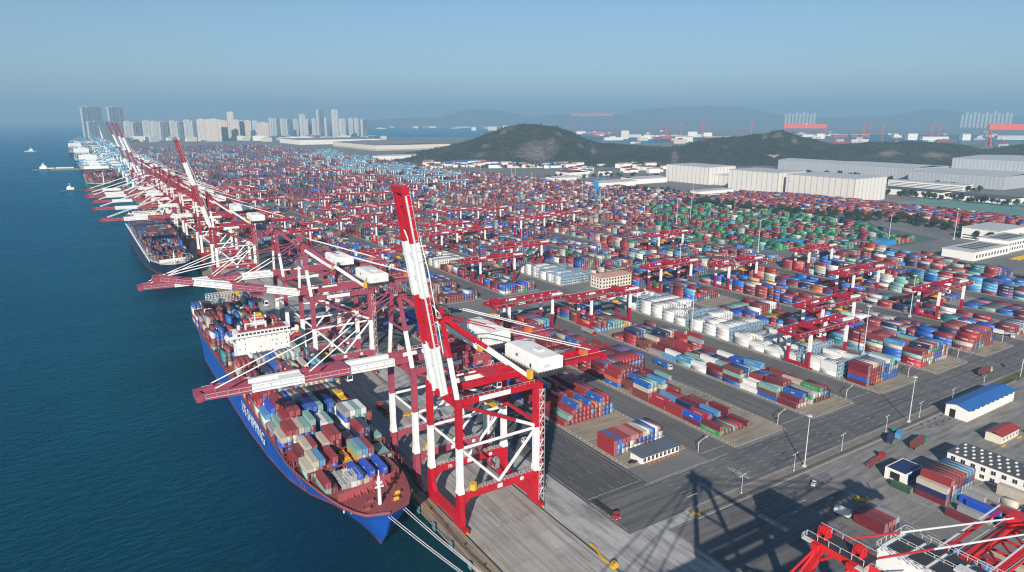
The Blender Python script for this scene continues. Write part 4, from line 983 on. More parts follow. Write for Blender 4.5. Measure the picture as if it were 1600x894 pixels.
    for sy in (-1,1):
        for q in (-.75,.75): ap.hexa([(-2.6,sy*3.4+q-.12,85.2),(-.3,sy*3.4+q-.12,85.2),(-.3,sy*3.4+q+.12,85.2),(-2.6,sy*3.4+q+.12,85.2),(-2.0,sy*3.4+q-.12,87.4),(-1.0,sy*3.4+q-.12,87.4),(-1.0,sy*3.4+q+.12,87.4),(-2.0,sy*3.4+q+.12,87.4)],P_)
        for q in (-.35,.0,.35): ap.tube((-1.5,sy*3.4+q-.1,86.7),(-1.5,sy*3.4+q+.1,86.7),1.0,P_,14)
        ap.tube((-1.5,sy*3.4-.9,86.7),(-1.5,sy*3.4+.9,86.7),.2,D_,8)
        ap.box(.2,1.8,sy*3.4-.7,sy*3.4+.7,83.4,84.8,P_); ap.box(-4.4,-3.4,sy*3.4-.6,sy*3.4+.6,83.0,84.6,P_); ap.box(-4.2,-3,sy*5.2-.9,sy*5.2+.9,84.3,84.5,Ra_)
        for q in range(4): ap.box(-4.2+q*.4,-4.14+q*.4,sy*6.1-.03,sy*6.1+.03,84.5,85.6,Ra_)
        ap.box(-4.2,-3,sy*6.1-.03,sy*6.1+.03,85.5,85.6,Ra_)
        ap.bar((-1.5,sy*3.4,80),(-1.5,0,83.4),.5,.5,P_)
    for k in range(6):
        yy=-5.5+k*2.2; ap.box(-3.65,-3.57,yy-.05,yy+.05,85.2,86.4,Ra_); ap.box(.72,.8,yy-.05,yy+.05,85.2,86.4,Ra_)
    ap.box(-3.65,-3.57,-5.6,5.6,86.32,86.4,Ra_); ap.box(.72,.8,-5.6,5.6,86.32,86.4,Ra_)
    part('tie_bar').bar((17,-4.9,68.9),(17,4.9,68.9),.7,.7,P_); part('tie_bar').bar((-.8,-8,69),(-.8,8,69),.7,.7,P_)
    # machinery house
    h = part('machinery_house'); h.box(35.5,47.5,-13,11.8,57.4,62.2,W_); h.hexa([(35.3,-13.2,62.2),(47.7,-13.2,62.2),(47.7,12,62.2),(35.3,12,62.2),(37,-13,63.1),(46,-13,63.1),(46,11.8,63.1),(37,11.8,63.1)],W_)
    h.box(34.6,48.4,-14,12.6,56.1,57.4,D_)
    for k in range(8): h.box(36+k*1.5,36.5+k*1.5,-14.1,-13,55.4,57.6,D_)
    h.box(35.45,35.5,-8,-6.8,57.6,59.7,D_); h.box(35.42,35.5,2,3.4,60,61,D_); h.box(38,41,-13.06,-13,58.8,60.2,Ra_); h.box(40.5,43.5,-6,-2,63.1,64.0,Ra_)
    for k in range(14): yy=-14+k*2.04; h.box(34.6,34.7,yy-.05,yy+.05,57.4,58.5,Ra_)
    h.box(34.6,34.7,-14,12.6,58.42,58.5,Ra_); h.box(32.8,34.4,-11,-8.6,54.5,58,Y_)
    b_ = part('backreach_platform'); xb = 35+back; b_.box(xb-3,xb,-5.5,5.5,53.2,54.8,P_); b_.box(xb-9,xb-4,-5,5,56.1,58.2,P_); b_.box(xb-12,xb-9.5,-4.2,-1,56.1,58.6,O_)
    for k in range(7): xx=50+k*(back-18)/6; b_.bar((xx,-3.4,55),(xx+(back-18)/6,3.4,55),.5,.5,P_); b_.bar((xx,-3.4,55),(xx,3.4,55),.6,.6,P_)
    for sy in (-1,1): b_.box(48.5,xb,sy*5-.05,sy*5+.05,56.9,57.0,Ra_); b_.box(48.5,xb,sy*4.2-.6,sy*4.2+.6,55.9,56.0,D_)
    # stair tower on the landside leg
    s_ = part('stairway')
    for k in range(18):
        z0 = 2+k*2.7; a0,a1 = (-.9,.9) if k%2 else (.9,-.9); s_.bar((36.6+a0,-Y-1.7,z0),(36.6+a1,-Y-1.7,z0+2.7),.6,.12,Ra_)
        s_.box(35.4,37.8,-Y-2.1,-Y-1.2,z0+2.62,z0+2.7,Ra_)
    for xx in (35.4,37.8): s_.box(xx-.06,xx+.06,-Y-2.1,-Y-1.98,1,51,Ra_)
    s_.box(36.2,37.6,-Y-1.0,-Y+1.2,3,53,P_)
    # trolley, cab and spreader
    tx = 20 if angle > 40 else -28
    t = part('trolley'); t.box(tx-3,tx+3,-4.6,4.6,56.2,57.2,P_); t.box(tx-2.4,tx+2.4,-2.6,2.6,52.6,53.6,D_)
    t = part('operator_cab'); t.box(tx+3.4,tx+5.6,-1.4,1.4,49.6,52.4,W_); t.box(tx+3.35,tx+3.4,-1.2,1.2,50,51.8,G_); t.box(tx+3.6,tx+5.4,-1.46,-1.4,50.4,51.8,G_)
    t = part('spreader'); zz = 44; t.box(tx-1.1,tx+1.1,-6,6,zz,zz+.6,Y_); t.box(tx-1.2,tx+1.2,-1.6,1.6,zz+.6,zz+1.6,Y_)
    for sx in (-1,1):
        for sy in (-1,1): t.tube((tx+sx*.9,sy*1.4,zz+1.6),(tx+sx*1.6,sy*2,53),.07,D_,4)
    # boom
    H = Vector((-1.6,0,53.3)) if angle > 40 else Vector((-4.8,0,54.9)); ca, sa = math.cos(R(angle)), math.sin(R(angle))
    def B(l, y, v): return Vector((H.x - l*ca - v*sa*-1*0 + (v*sa), y, H.z + l*sa + v*ca))
    bm_ = part('boom'); q = [0, .25, .5, .76, 1.]; mats = (W_, P_, W_, P_)
    for sy in (-1,1):
        for k in range(4):
            w_ = 2.3 if angle > 40 else 2.0
            bm_.bar(B(long_*q[k], sy*3.3, 0), B(long_*q[k+1], sy*3.3, 0), w_, 3.1, mats[k], (0,1,0) if False else (sa, 0, ca), w_, 3.1 if k < 3 else 2.2)
    for k in range(9):
        l = 4+k*(long_-6)/8.4; bm_.bar(B(l,-2.4,-.4), B(l,2.4,-.4), .8, .8, mats[min(3,int(l/long_*4))])
        if k < 8: l2 = l+(long_-6)/8.4; bm_.bar(B(l,-2.4,-.6), B(l2,2.4,-.6), .35, .35, mats[min(3,int((l+3)/long_*4))])
    bm_.hexa([B(long_-1,-4.5,-1.5),B(long_+1.2,-4.5,-1.5),B(long_+1.2,4.5,-1.5),B(long_-1,4.5,-1.5),B(long_-1,-4.5,.8),B(long_+1.2,-4.5,.8),B(long_+1.2,4.5,.8),B(long_-1,4.5,.8)],P_)
    bm_.hexa([B(long_*.5,-1.9,1),B(long_*.5+9,-1.9,1),B(long_*.5+9,1.9,1),B(long_*.5,1.9,1),B(long_*.5,-1.9,1.25),B(long_*.5+9,-1.9,1.25),B(long_*.5+9,1.9,1.25),B(long_*.5,1.9,1.25)],W_)
    for sy in (-1,1):       # walkway rails and stay brackets
        bm_.bar(B(1,sy*4.7,1.2), B(long_-2,sy*4.7,1.2), .12, .12, Ra_); bm_.bar(B(1,sy*4.5,-.4), B(long_-2,sy*4.5,-.4), .7, .1, Ra_)
        for k in range(20): l=1+k*(long_-3)/19.; bm_.bar(B(l,sy*4.7,-.4), B(l,sy*4.7,1.2), .1, .1, Ra_)
        for l in (long_*.47, long_*.93): bm_.bar(B(l,sy*3.3,1.1), B(l,sy*3.3,2.6), .9, .9, P_)
        top = Vector((-1.5, sy*3.4, 84.4))
        if angle < 40:
            for l in (long_*.47, long_*.93):
                f = part('forestay'); e = B(l,sy*3.3,2.4); m1 = top.lerp(e,.45); f.tube(top,m1,.24,P_,8); f.tube(m1,e,.24,W_,8)
        else:
            f = part('forestay'); k1 = B(long_*.40,sy*3.4,4.5); e = B(long_*.12,sy*3.4,5.2); f.tube(top,k1,.22,W_,6); f.tube(k1,B(long_*.47,sy*3.3,1.5),.22,W_,6)
            f = part('forestay'); k1 = B(long_*.62,sy*3.0,3.4); f.tube(B(long_*.2,sy*3,3.2),k1,.2,W_,6); f.tube(k1,B(long_*.93,sy*3.3,1.5),.2,W_,6)
    return P
def sts(angle, color, y, label, long_=76., back=42., merged=False, group=None, x=111., white=True):
    root_loc = (x, y, 0)
    P = sts_parts(angle, long_, back)
    if merged:
        mb = MB()
        for l in P.values():
            for q in l: mb.add(q)
        o = mb.build('quay_crane', CR, None, root_loc, 0, color); tag(o, label, 'crane', group); return o
    root = empty('quay_crane', root_loc); tag(root, label, 'crane', group)
    for nm, l in P.items():
        for q in l: q.build(nm, CR, root, color=color)
    return root
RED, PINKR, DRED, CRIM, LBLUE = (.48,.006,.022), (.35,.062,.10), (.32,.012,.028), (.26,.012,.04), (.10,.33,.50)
GQ = 'ship-to-shore cranes along the quay'
c0 = sts(0, (.62,.02,.025), 60.5, 'bright red quay crane cut off by the lower frame edge, seen from above its apex', 76, 58, group=GQ)
c0.scale = (1, 1, .935)
for k in range(5): MB().box(36.6,46.4,-12+k*4.7,-8.4+k*4.7,63.2,63.5,D_).build('roof_panel', CR, c0, color=RED)
rr = MB()
for yy in (-13.4, 12.2):
    rr.box(35.2,47.8,yy-.06,yy+.06,64.4,64.5,Ra_)
    for k in range(7): rr.box(35.2+k*2.1-.06,35.2+k*2.1+.06,yy-.06,yy+.06,62.9,64.5,Ra_)
for xx in (35.2, 41.4, 47.8):
    rr.box(xx-.06,xx+.06,-13.4,12.2,64.4,64.5,Ra_); rr.box(xx-.06,xx+.06,-13.4,12.2,63.7,63.78,Ra_)
    for k in range(14): rr.box(xx-.06,xx+.06,-13.4+k*1.97-.06,-13.4+k*1.97+.06,62.9,64.5,Ra_)
for k in range(13): rr.bar((35.2,-13.4+k*1.97,62.9),(35.2,-13.4+(k+1)*1.97,64.4),.1,.1,Ra_)
rr.build('roof_railing', CR, c0, color=RED)
for sy in (-1,1): MB().bar((30,sy*5.4,58),(80,sy*5.4,60.5),.5,.5,P_).bar((30,sy*5.4,60.5),(80,sy*5.4,62.5),.3,.3,Ra_).bar((40,sy*5.4,58.6),(46,sy*5.4,61.2),.25,.25,P_).bar((50,sy*5.4,58.9),(56,sy*5.4,61.6),.25,.25,P_).bar((60,sy*5.4,59.4),(66,sy*5.4,62),.25,.25,P_).build('festoon_truss', CR, c0, color=RED)
c1 = sts(80.6, RED, 222.6, 'bright red quay crane with raised boom beside the blue bow', 79, 42, group=GQ)
c2 = sts(0.8, PINKR, 262, 'faded pink quay crane with boom lowered across the middle of the blue ship', 76, 40, group=GQ)
for o_, n_ in ((c2, '69'), (c1, '70')):
    text_mesh('crane_number', n_, 2.2, M['white'], o_, (5.5 if n_ == '69' else 8, -13.2 if n_ == '69' else 11.4, 13.9), (R(90),0,0), .03)
c3 = sts(13.5, PINKR, 402, 'faded pink quay crane with boom tilted slightly up, past the ship bridge', 76, 40, group=GQ)
c4 = sts(0.5, PINKR, 463, 'faded pink quay crane with level boom off the blue stern', 78, 40, group=GQ)
c5 = sts(75.5, DRED, 712, 'dark red quay crane with raised boom over the dark ship', 84, 42, group=GQ)
LAB = ['with level boom first past the raised boom at the dark ship','with level boom over the forward cargo of the dark ship','with level boom over the middle of the dark ship','with level boom near the dark ship funnel','with level boom at the stern of the dark ship','with level boom just before three raised booms']
for k, (yy, lg_) in enumerate(((800,84),(905,86),(985,84),(1050,88),(1090,88),(1150,88))):
    sts(.6, DRED if k < 4 else CRIM, yy, 'dark red quay crane '+LAB[k], lg_, 40, group=GQ)
for k, (yy, lb) in enumerate(((1350,'nearest of three dark red quay cranes with booms raised before the apartment towers'),(1450,'middle of three dark red quay cranes with booms raised before the towers'),(1615,'farthest of three dark red quay cranes with booms raised before the towers'))):
    sts(72., CRIM, yy, lb, 97, 40, merged=True, group=GQ)
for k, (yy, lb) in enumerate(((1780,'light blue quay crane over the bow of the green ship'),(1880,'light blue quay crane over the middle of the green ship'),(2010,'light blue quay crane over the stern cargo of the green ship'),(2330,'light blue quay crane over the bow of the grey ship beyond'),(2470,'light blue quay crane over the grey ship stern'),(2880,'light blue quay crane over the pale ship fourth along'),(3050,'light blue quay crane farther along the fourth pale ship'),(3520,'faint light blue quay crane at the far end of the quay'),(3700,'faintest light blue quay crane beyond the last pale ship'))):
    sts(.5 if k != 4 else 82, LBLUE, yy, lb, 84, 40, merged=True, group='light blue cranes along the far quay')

# ------------------------------------------------------------------ rail mounted yard gantries
def rmg_parts(span=38.5):
    P = {}
    def part(nm): P.setdefault(nm, []).append(MB()); return P[nm][-1]
    for x in (0, span):
        for sy in (-1, 1):
            l = part('leg'); y = sy*7.6
            l.box(x-.75,x+.75,y-.85,y+.85,2.4,11.5,P_); l.box(x-.78,x+.78,y-.88,y+.88,11.5,22.6,W_)
            b_ = part('bogie'); b_.box(x-.6,x+.6,y-3.2,y+3.2,.6,1.2,P_)
            for k in range(4): b_.tube((x-.3,y-2.6+k*1.7,.4),(x+.3,y-2.6+k*1.7,.4),.4,D_,8)
        s_ = part('sill_beam'); s_.box(x-.7,x+.7,-6.7,6.7,1.0,2.6,P_); s_.box(x-.8,x+.8,-8.6,-6.7,1.2,2.4,P_); s_.box(x-.8,x+.8,6.7,8.6,1.2,2.4,P_)
        e = part('tie_beam'); e.box(x-.6,x+.6,-5.6,5.6,22.6,23.8,P_)
    for sy in (-1, 1):
        g_ = part('girder'); y = sy*6.6; g_.box(-13,span+14,y-.9,y+.9,22.2,25.0,P_); g_.box(-13,span+14,sy*7.95-.5,sy*7.95+.5,24.0,24.1,D_)
        for k in range(9): xx=-10+k*8; g_.box(xx-.5,xx+.5,y-.96,y+.96,23.2,24.2,W_)
        g_.box(8,14,y-.98,y+.98,23.0,24.5,W_)
        for k in range(14): xx=-12.5+k*5; g_.box(xx-.05,xx+.05,sy*8.4-.05,sy*8.4+.05,24.1,25.2,Ra_)
        g_.box(-13,span+14,sy*8.4-.05,sy*8.4+.05,25.1,25.2,Ra_)
    for x in (-12.4, span+13.4): part('end_beam').box(x-.6,x+.6,-5.8,5.8,22.8,24.6,P_)
    h = part('electrical_house'); h.box(span+3,span+11,-5.4,-2.4,23.0,26.0,W_)
    return P
RP = rmg_parts()
RM = {nm: [q.mesh('gantry_'+nm, CR) for q in l] for nm, l in RP.items()}
_mb = MB()
for l in RP.values():
    for q in l: _mb.add(q)
_tr = MB().box(-3,3,-5.6,5.6,25.0,25.8,P_).box(-2,2.4,-3.4,3.4,25.8,28,P_).box(2.6,4.6,-7.9,-5.9,19.6,22.2,W_).box(2.55,2.6,-7.7,-6.1,20.2,21.8,G_)
_sp = MB().box(-1.2,1.2,-6,6,15.2,15.8,Y_).box(-1.2,1.2,-1.4,1.4,15.8,17,Y_)
for sx in (-1,1): _sp.tube((sx*.9,1.2,17),(sx*1.5,2,25),.07,D_,4).tube((sx*.9,-1.2,17),(sx*1.5,-2,25),.07,D_,4)
TRM = _tr.mesh('gantry_trolley', CR); SPM = _sp.mesh('gantry_spreader', CR)
_mb2 = MB(); _mb2.add(_mb)
_t2 = MB(); _t2.add(_tr); _t2.v = [(v[0]+16, v[1], v[2]) for v in _t2.v]; _mb2.add(_t2)
RMALL = _mb2.mesh('yard_gantry', CR)
GR = (.36,.006,.03)
def rmg(i, y, label, group, near, tx, color=GR):
    x0 = STRIPS[i][0]+.9 if isinstance(i, int) else i
    if near:
        root = empty('yard_gantry', (x0, y, .15)); tag(root, label, 'gantry crane', group)
        for nm, l in RM.items():
            for me in l: link(nm, me, root, color=color)
        link('trolley', TRM, root, (tx,0,0), color=color); link('spreader', SPM, root, (tx,0,0), color=color)
    else:
        o = link('yard_gantry', RMALL, None, (x0, y, .15), 0, color); tag(o, label, 'gantry crane', group)
GY = 'red yard gantries over the container blocks'
for i, y, lab, tx in ((1,412,'red yard gantry with white legs left of the pink-roofed office',-8),(2,394,'red yard gantry with white legs just in front of the pink-roofed office',30),(3,254,'red yard gantry with white legs at the near end of the white reefers',6),(4,286,'red yard gantry beside the white reefers, behind the road-front stacks',33),
    (4,447,'red yard gantry behind the reefers, right of the pink-roofed office',14),(5,421,'red yard gantry over the rows of small white tanks',26),(6,267,'red yard gantry nearest the white stepped depot',12),(6,338,'red yard gantry behind the one nearest the stepped depot',22),(7,424,'red yard gantry before the green container field',10),
    (2,560,'red yard gantry left of the far white reefers',22),(3,604,'red yard gantry just behind the far white reefers',4),(6,575,'red yard gantry at the edge of the green container field',15),(1,650,'red yard gantry behind the boom of the near red crane',20),(3,724,'red yard gantry two rows behind the far white reefers',30),
    (2,716,'red yard gantry over the second white container block',8)):
    rmg(i, y, lab, GY, True, tx)
for i in range(0, 8):
    for k, y in enumerate((790, 905, 1030, 1170)):
        if i in (6,7) and k > 1 or rng.random() < .3: continue
        rmg(i, y+rng.uniform(-40,40), 'distant red yard gantry with white legs among the far container blocks', 'distant red yard gantries', False, 0)
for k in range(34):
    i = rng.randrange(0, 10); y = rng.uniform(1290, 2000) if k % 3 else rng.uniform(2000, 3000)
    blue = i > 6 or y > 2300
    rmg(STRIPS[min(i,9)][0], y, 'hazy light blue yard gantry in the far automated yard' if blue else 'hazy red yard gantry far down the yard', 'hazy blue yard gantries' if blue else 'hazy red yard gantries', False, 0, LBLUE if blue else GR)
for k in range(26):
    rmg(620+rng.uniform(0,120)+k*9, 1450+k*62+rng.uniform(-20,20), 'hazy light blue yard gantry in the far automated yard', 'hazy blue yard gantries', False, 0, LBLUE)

# reefer racks
rk = MB()
for x in np.linspace(0, 36, 13): 
    for yy in (-.7,.7): rk.box(x-.12,x+.12,yy-.12,yy+.12,0,10.6)
for z in (2.6,5.2,7.8,10.4): rk.box(0,36,-.8,.8,z-.1,z+.05); rk.box(0,36,.72,.8,z+1,z+1.08); rk.box(0,36,-.8,-.72,z+1,z+1.08)
for k in range(12): rk.bar((k*3,.75,0),(k*3+3,.75,10.4),.12,.12)
rkm = rk.mesh('reefer_rack', [paint('pale_blue_steel', (.24,.40,.52), .5, .2)])
for y in (226., 254.3, 309.2, 351.2, 406.2): tag(link('reefer_rack', rkm, None, (382, y, GZ)), 'pale blue steel reefer rack between the white container stacks', 'rack', 'reefer racks in the white block')
for y in (510.9, 525.4, 551): tag(link('reefer_rack', rkm, None, (382, y, GZ)), 'pale blue steel reefer rack at the far white reefers beside the pink-roofed office', 'rack', 'reefer racks of the far white block')

# ------------------------------------------------------------------ buildings
def win(parent, x0, x1, y, z0, z1, axis='x', frame=True):
    """window on a wall facing -Y (axis x) or -X (axis y, then x0..x1 run along Y and y is the wall X)"""
    if axis == 'x':
        f = MB().box(x0-.12, x1+.12, y-.09, y+.02, z0-.12, z1+.12).build('window', M['wall_white'], parent)
        MB().box(x0, x1, y-.12, y-.085, z0, z1).build('pane', M['glass'], f); MB().box((x0+x1)/2-.05, (x0+x1)/2+.05, y-.15, y-.115, z0, z1).build('mullion', M['rail'], f)
    else:
        f = MB().box(y-.09, y+.02, x0-.12, x1+.12, z0-.12, z1+.12).build('window', M['wall_white'], parent)
        MB().box(y-.12, y-.085, x0, x1, z0, z1).build('pane', M['glass'], f); MB().box(y-.15, y-.115, (x0+x1)/2-.05, (x0+x1)/2+.05, z0, z1).build('mullion', M['rail'], f)
def gable(x0, x1, y0, y1, h, hr, along='x', over=.5):
    """roof solid with ridge along x or y"""
    r_ = MB()
    if along == 'x':
        ym = (y0+y1)/2
        a = [(x0-over,y0-over,h),(x0-over,ym,hr),(x0-over,y1+over,h)]; b_ = [(x1+over,p[1],p[2]) for p in a]
    else:
        xm = (x0+x1)/2
        a = [(x0-over,y0-over,h),(xm,y0-over,hr),(x1+over,y0-over,h)]; b_ = [(p[0],y1+over,p[2]) for p in a]
    t = .25
    up = lambda p: (p[0],p[1],p[2]+t)
    for i in (0,1):
        r_.hexa([a[i],b_[i],b_[i+1],a[i+1],up(a[i]),up(b_[i]),up(b_[i+1]),up(a[i+1])])
    return r_
def house_box(name, x0, x1, y0, y1, h, wall, label, cat='building', loc0=True):
    root = empty(name, (x0, y0, 0)); tag(root, label, cat); return root
# blue-roofed shed (walls with gables)
b0 = empty('blue_roof_shed', (381.2, 152.4, 0)); tag(b0, 'long white shed with bright blue roof beside the cross road', 'shed')
Lx, Ly, h_, hr_ = 52., 11.4, 6.3, 7.9
wl = MB().box(0, Lx, 0, .3, 0, h_).box(0, Lx, Ly-.3, Ly, 0, h_).box(Lx-.3, Lx, .3, Ly-.3, 0, h_).box(0, .3, .3, 6.3, 0, h_).box(0, .3, 9.3, Ly-.3, 0, h_).box(0, .3, 6.3, 9.3, 4.6, h_)
for xx in (0, Lx-.3): wl.hexa([(xx,0,h_),(xx+.3,0,h_),(xx+.3,Ly/2,hr_),(xx,Ly/2,hr_),(xx,Ly,h_),(xx+.3,Ly,h_),(xx+.3,Ly/2+.01,hr_),(xx,Ly/2+.01,hr_)])
wl.build('wall', M['wall_white'], b0)
gable(0, Lx, 0, Ly, h_+.05, hr_+.1, 'x', .7).build('roof', M['roof_blue'], b0)
MB().box(.05, .2, 6.35, 9.25, .05, 4.55).build('doorway', M['black'], b0)
for k in range(9): MB().box(3+k*5.4, 6.6+k*5.4, -.05, .05, 5.2, 5.7).build('clerestory_window', M['glass'], b0)
MB().box(.5, Lx-.5, -1.1, -.25, .0, .35).build('plinth', M['quay_edge'], b0)
# red-roofed hut
b0 = empty('red_roof_hut', (367.4, 131, 0)); tag(b0, 'small cream hut with red roof below the blue-roofed shed', 'hut')
Lx, Ly = 18.5, 7.2
MB().box(0, Lx, 0, Ly, 0, 4.1).build('wall', M['wall_cream'], b0); gable(0, Lx, 0, Ly, 4.1, 5.5, 'x', .5).build('roof', M['roof_red'], b0)
for k in range(5): win(b0, 1.6+k*3.5, 2.9+k*3.5, 0, 1.5, 2.9)
for xx in (-.6, 16.8): tag(MB().box(-1.6,1.6,-.5,.5,0,.55).build('yellow_barrier', M['yellow'], None, (367.4+xx, 129.6, .006)), 'yellow concrete barrier at the %s corner of the red-roofed hut' % ('seaward' if xx < 0 else 'inland'), 'barrier', 'yellow barriers at the red-roofed hut')
# white workshop with grey roof and vents
b0 = empty('workshop', (321.5, 88, 0)); tag(b0, 'long white workshop with grey roof dotted by white vents', 'workshop')
Ly = 46.4
MB().box(0, 15.5, 0, Ly, 0, 7.6).build('wall', M['wall_white'], b0); MB().box(-.3, 15.8, -.3, Ly+.3, 7.6, 7.9).build('roof', M['roof_grey'], b0)
for r_ in range(4):
    for k in range(13):
        MB().box(1.6+r_*3.7, 1.9+r_*3.7, 1.6+k*3.45+(r_%2)*1.6, 2.5+k*3.45+(r_%2)*1.6, 7.9, 8.3).box(2.5+r_*3.7, 2.8+r_*3.7, 1.6+k*3.45+(r_%2)*1.6, 2.5+k*3.45+(r_%2)*1.6, 7.9, 8.3).box(1.9+r_*3.7, 2.5+r_*3.7, 1.9+k*3.45+(r_%2)*1.6, 2.2+k*3.45+(r_%2)*1.6, 7.9, 8.25).build('roof_vent', M['white'], b0)
for k in range(11):
    win(b0, 1.8+k*4.1, 3.6+k*4.1, 0, 4.6, 6.4, 'y')
    win(b0, 1.8+k*4.1, 3.6+k*4.1, 0, 1.3, 3.0, 'y')
# navy-roofed hut (open portal shed)
b0 = empty('portal_hut', (288.5, 135.2, 0)); tag(b0, 'white hut with flat navy roof and open doorway beside the tall container pile', 'hut')
MB().box(0,.3,0,9,0,1.0).box(0,.3,0,2.4,1,5.4).box(0,.3,6.8,9,1,5.4).box(0,.3,2.4,6.8,4.3,5.4).box(.3,14,0,.3,0,5.4).box(.3,14,8.7,9,0,5.4).box(13.7,14,.3,8.7,0,5.4).build('wall', M['wall_white'], b0)
MB().box(.5,13.6,.5,8.5,5.0,5.35).build('roof', M['roof_navy'], b0); MB().box(.32,.45,2.4,6.8,.1,4.3).build('doorway', M['black'], b0); MB().box(2,13,-.06,-.0,1,5.0).build('blue_panel', M['roof_blue'], b0)
# gatehouse
b0 = empty('gatehouse', (205.6, 210.7, .14)); tag(b0, 'low white gatehouse with slate blue roof and orange planters', 'gatehouse')
MB().box(0, 24, 0, 7.6, 0, 3.4).build('wall', M['wall_white'], b0)
MB().hexa([(-.7,-.9,3.4),(24.7,-.9,3.4),(24.7,8.3,3.4),(-.7,8.3,3.4),(-.7,-.9,3.6),(24.7,-.9,3.6),(24.7,8.3,4.3),(-.7,8.3,4.3)]).build('roof', M['roof_slate'], b0)
for k in range(9): win(b0, 1+k*2.6, 2.6+k*2.6, 0, .7, 2.7)
for k in range(7): tag(MB().hexa([(-.5,-.4,0),(.5,-.4,0),(.5,.4,0),(-.5,.4,0),(-.65,-.5,.6),(.65,-.5,.6),(.65,.5,.6),(-.65,.5,.6)]).build('planter', M['orange'], None, (209+k*3.1, 209.3, .004)), 'orange planter in the row before the gatehouse', 'planter', 'orange planters before the gatehouse')
# pink-roofed office
b0 = empty('office_building', (405.5, 478.3, 0)); tag(b0, 'cream two-storey office with faded pink roof among the yard blocks', 'office')
MB().box(0, 36, 0, 17, 0, 11).build('wall', M['wall_cream'], b0); MB().box(-.6, 36.6, -.6, 17.6, 11, 11.7).hexa([(-.4,-.4,11.7),(36.4,-.4,11.7),(36.4,17.4,11.7),(-.4,17.4,11.7),(4,7,13.4),(32,7,13.4),(32,10,13.4),(4,10,13.4)]).build('roof', M['roof_pink'], b0)
for z in (1.4, 4.8, 8.0):
    for k in range(10): MB().box(1.4+k*3.5, 3.0+k*3.5, -.06, .05, z, z+1.7).build('window', M['glass'], b0)
    for k in range(4): MB().box(-.06, .05, 1.6+k*4, 3.2+k*4, z, z+1.7).build('window', M['glass'], b0)
# stepped white depot
b0 = empty('stepped_depot', (838, 356, 0)); tag(b0, 'white stepped depot with grey skylights on its two roofs, right of the green field', 'depot')
MB().box(0, 86, 0, 34, 0, 10).box(86, 150, 2, 34, 0, 14.5).build('wall', M['wall_white'], b0)
rf = MB().box(-.5, 86, -.5, 34.5, 10, 10.6).box(85.6, 150.6, 1.5, 34.5, 14.5, 15.1).build('roof', M['roof_pale'], b0)
for k in range(5): MB().box(18+k*12, 26+k*12, 6, 28, 10.6, 10.75).build('skylight', M['roof_grey'], rf)
for k in range(4): MB().box(92+k*13, 101+k*13, 8, 28, 15.1, 15.25).build('skylight', M['roof_grey'], rf)
for k in range(11): MB().box(5+k*7.2, 8+k*7.2, -.1, .05, 3, 6.4).build('window', M['glass'], b0)
for z in (3, 8.6):
    for k in range(9): MB().box(90+k*6.6, 92.8+k*6.6, 1.9, 2.05, z, z+2.8).build('window', M['glass'], b0)
def simple_building(name, x0, x1, y0, y1, h, wall, roof, label, cat, hr=0., rz=0., panels=None, along='y', win_rows=0, wmat='glass'):
    b_ = empty(name, (x0, y0, 0), rz); tag(b_, label, cat)
    MB().box(0, x1-x0, 0, y1-y0, 0, h).build('wall', M[wall], b_)
    if hr: gable(0, x1-x0, 0, y1-y0, h, h+hr, along, .6).build('roof', M[roof], b_)
    else: MB().box(-.6, x1-x0+.6, -.6, y1-y0+.6, h, h+.8).build('roof', M[roof], b_)
    for r_ in range(win_rows):
        z = 1.5+r_*3.4
        n_ = int((y1-y0)/7); 
        MB().box(-.15, .05, 2, y1-y0-2, z, z+1.2).build('window_band', M[wmat], b_); MB().box(2, x1-x0-2, -.15, .05, z, z+1.2).build('window_band', M[wmat], b_)
    return b_
def surveyed(left, near, right, top):
    a, l, r_ = gp(*near), gp(*left), gp(*right); d = ray(near[0], top); t = a.y/d.y; return a, abs(l.y-a.y), abs(r_.x-a.x), CAMZ+d.z*t
simple_building('bulk_storage_hall', 1290, 1385, 1145, 1285, 41, 'clad_cream', 'roof_pale', 'farthest tall cream storage hall with vertical ribs, left of its pair', 'storage hall')
simple_building('bulk_storage_hall', 1310, 1380, 1090, 1142, 24, 'clad_cream', 'roof_pale', 'low cream annex in front of the farthest storage hall', 'storage hall')
simple_building('bulk_storage_hall', 1237, 1330, 912, 1040, 45, 'clad_cream', 'roof_pale', 'middle tall cream storage hall between the two others', 'storage hall')
simple_building('bulk_storage_hall', 1243, 1350, 748, 897, 44, 'clad_cream', 'roof_pale', 'nearest tall cream storage hall with dark vertical ribs', 'storage hall')
simple_building('grey_warehouse', 1892, 1995, 1153, 1400, 28, 'clad_grey', 'roof_pale', 'long grey warehouse behind the cream halls, left end of its row', 'warehouse', 4)
simple_building('grey_warehouse', 1789, 1960, 927, 1145, 33, 'clad_grey', 'roof_pale', 'long grey warehouse in the middle of the row below the wooded hills', 'warehouse', 4)
simple_building('grey_warehouse', 1749, 1960, 707, 918, 29, 'clad_grey', 'roof_pale', 'broad low grey warehouse in front of the tallest one', 'warehouse', 3)
simple_building('grey_warehouse', 1960, 2254, 640, 920, 54, 'clad_grey', 'roof_pale', 'tallest pale grey warehouse below the hills at the right edge', 'warehouse', 4)
simple_building('dormitory_block', 1640, 1680, 738, 905, 13, 'wall_white', 'roof_pale', 'long white dormitory block with window rows before the grey warehouses', 'dormitory', 0, 0, None, 'y', 3)
simple_building('low_shed', 1449, 1500, 690, 810, 12, 'wall_white', 'roof_grey', 'low brown-roofed shed behind the tree belt, nearer the cream halls', 'shed', 3)
simple_building('low_shed', 1461, 1530, 575, 690, 9, 'wall_white', 'roof_grey', 'low brown-roofed shed behind the tree belt at the right edge', 'shed', 3)
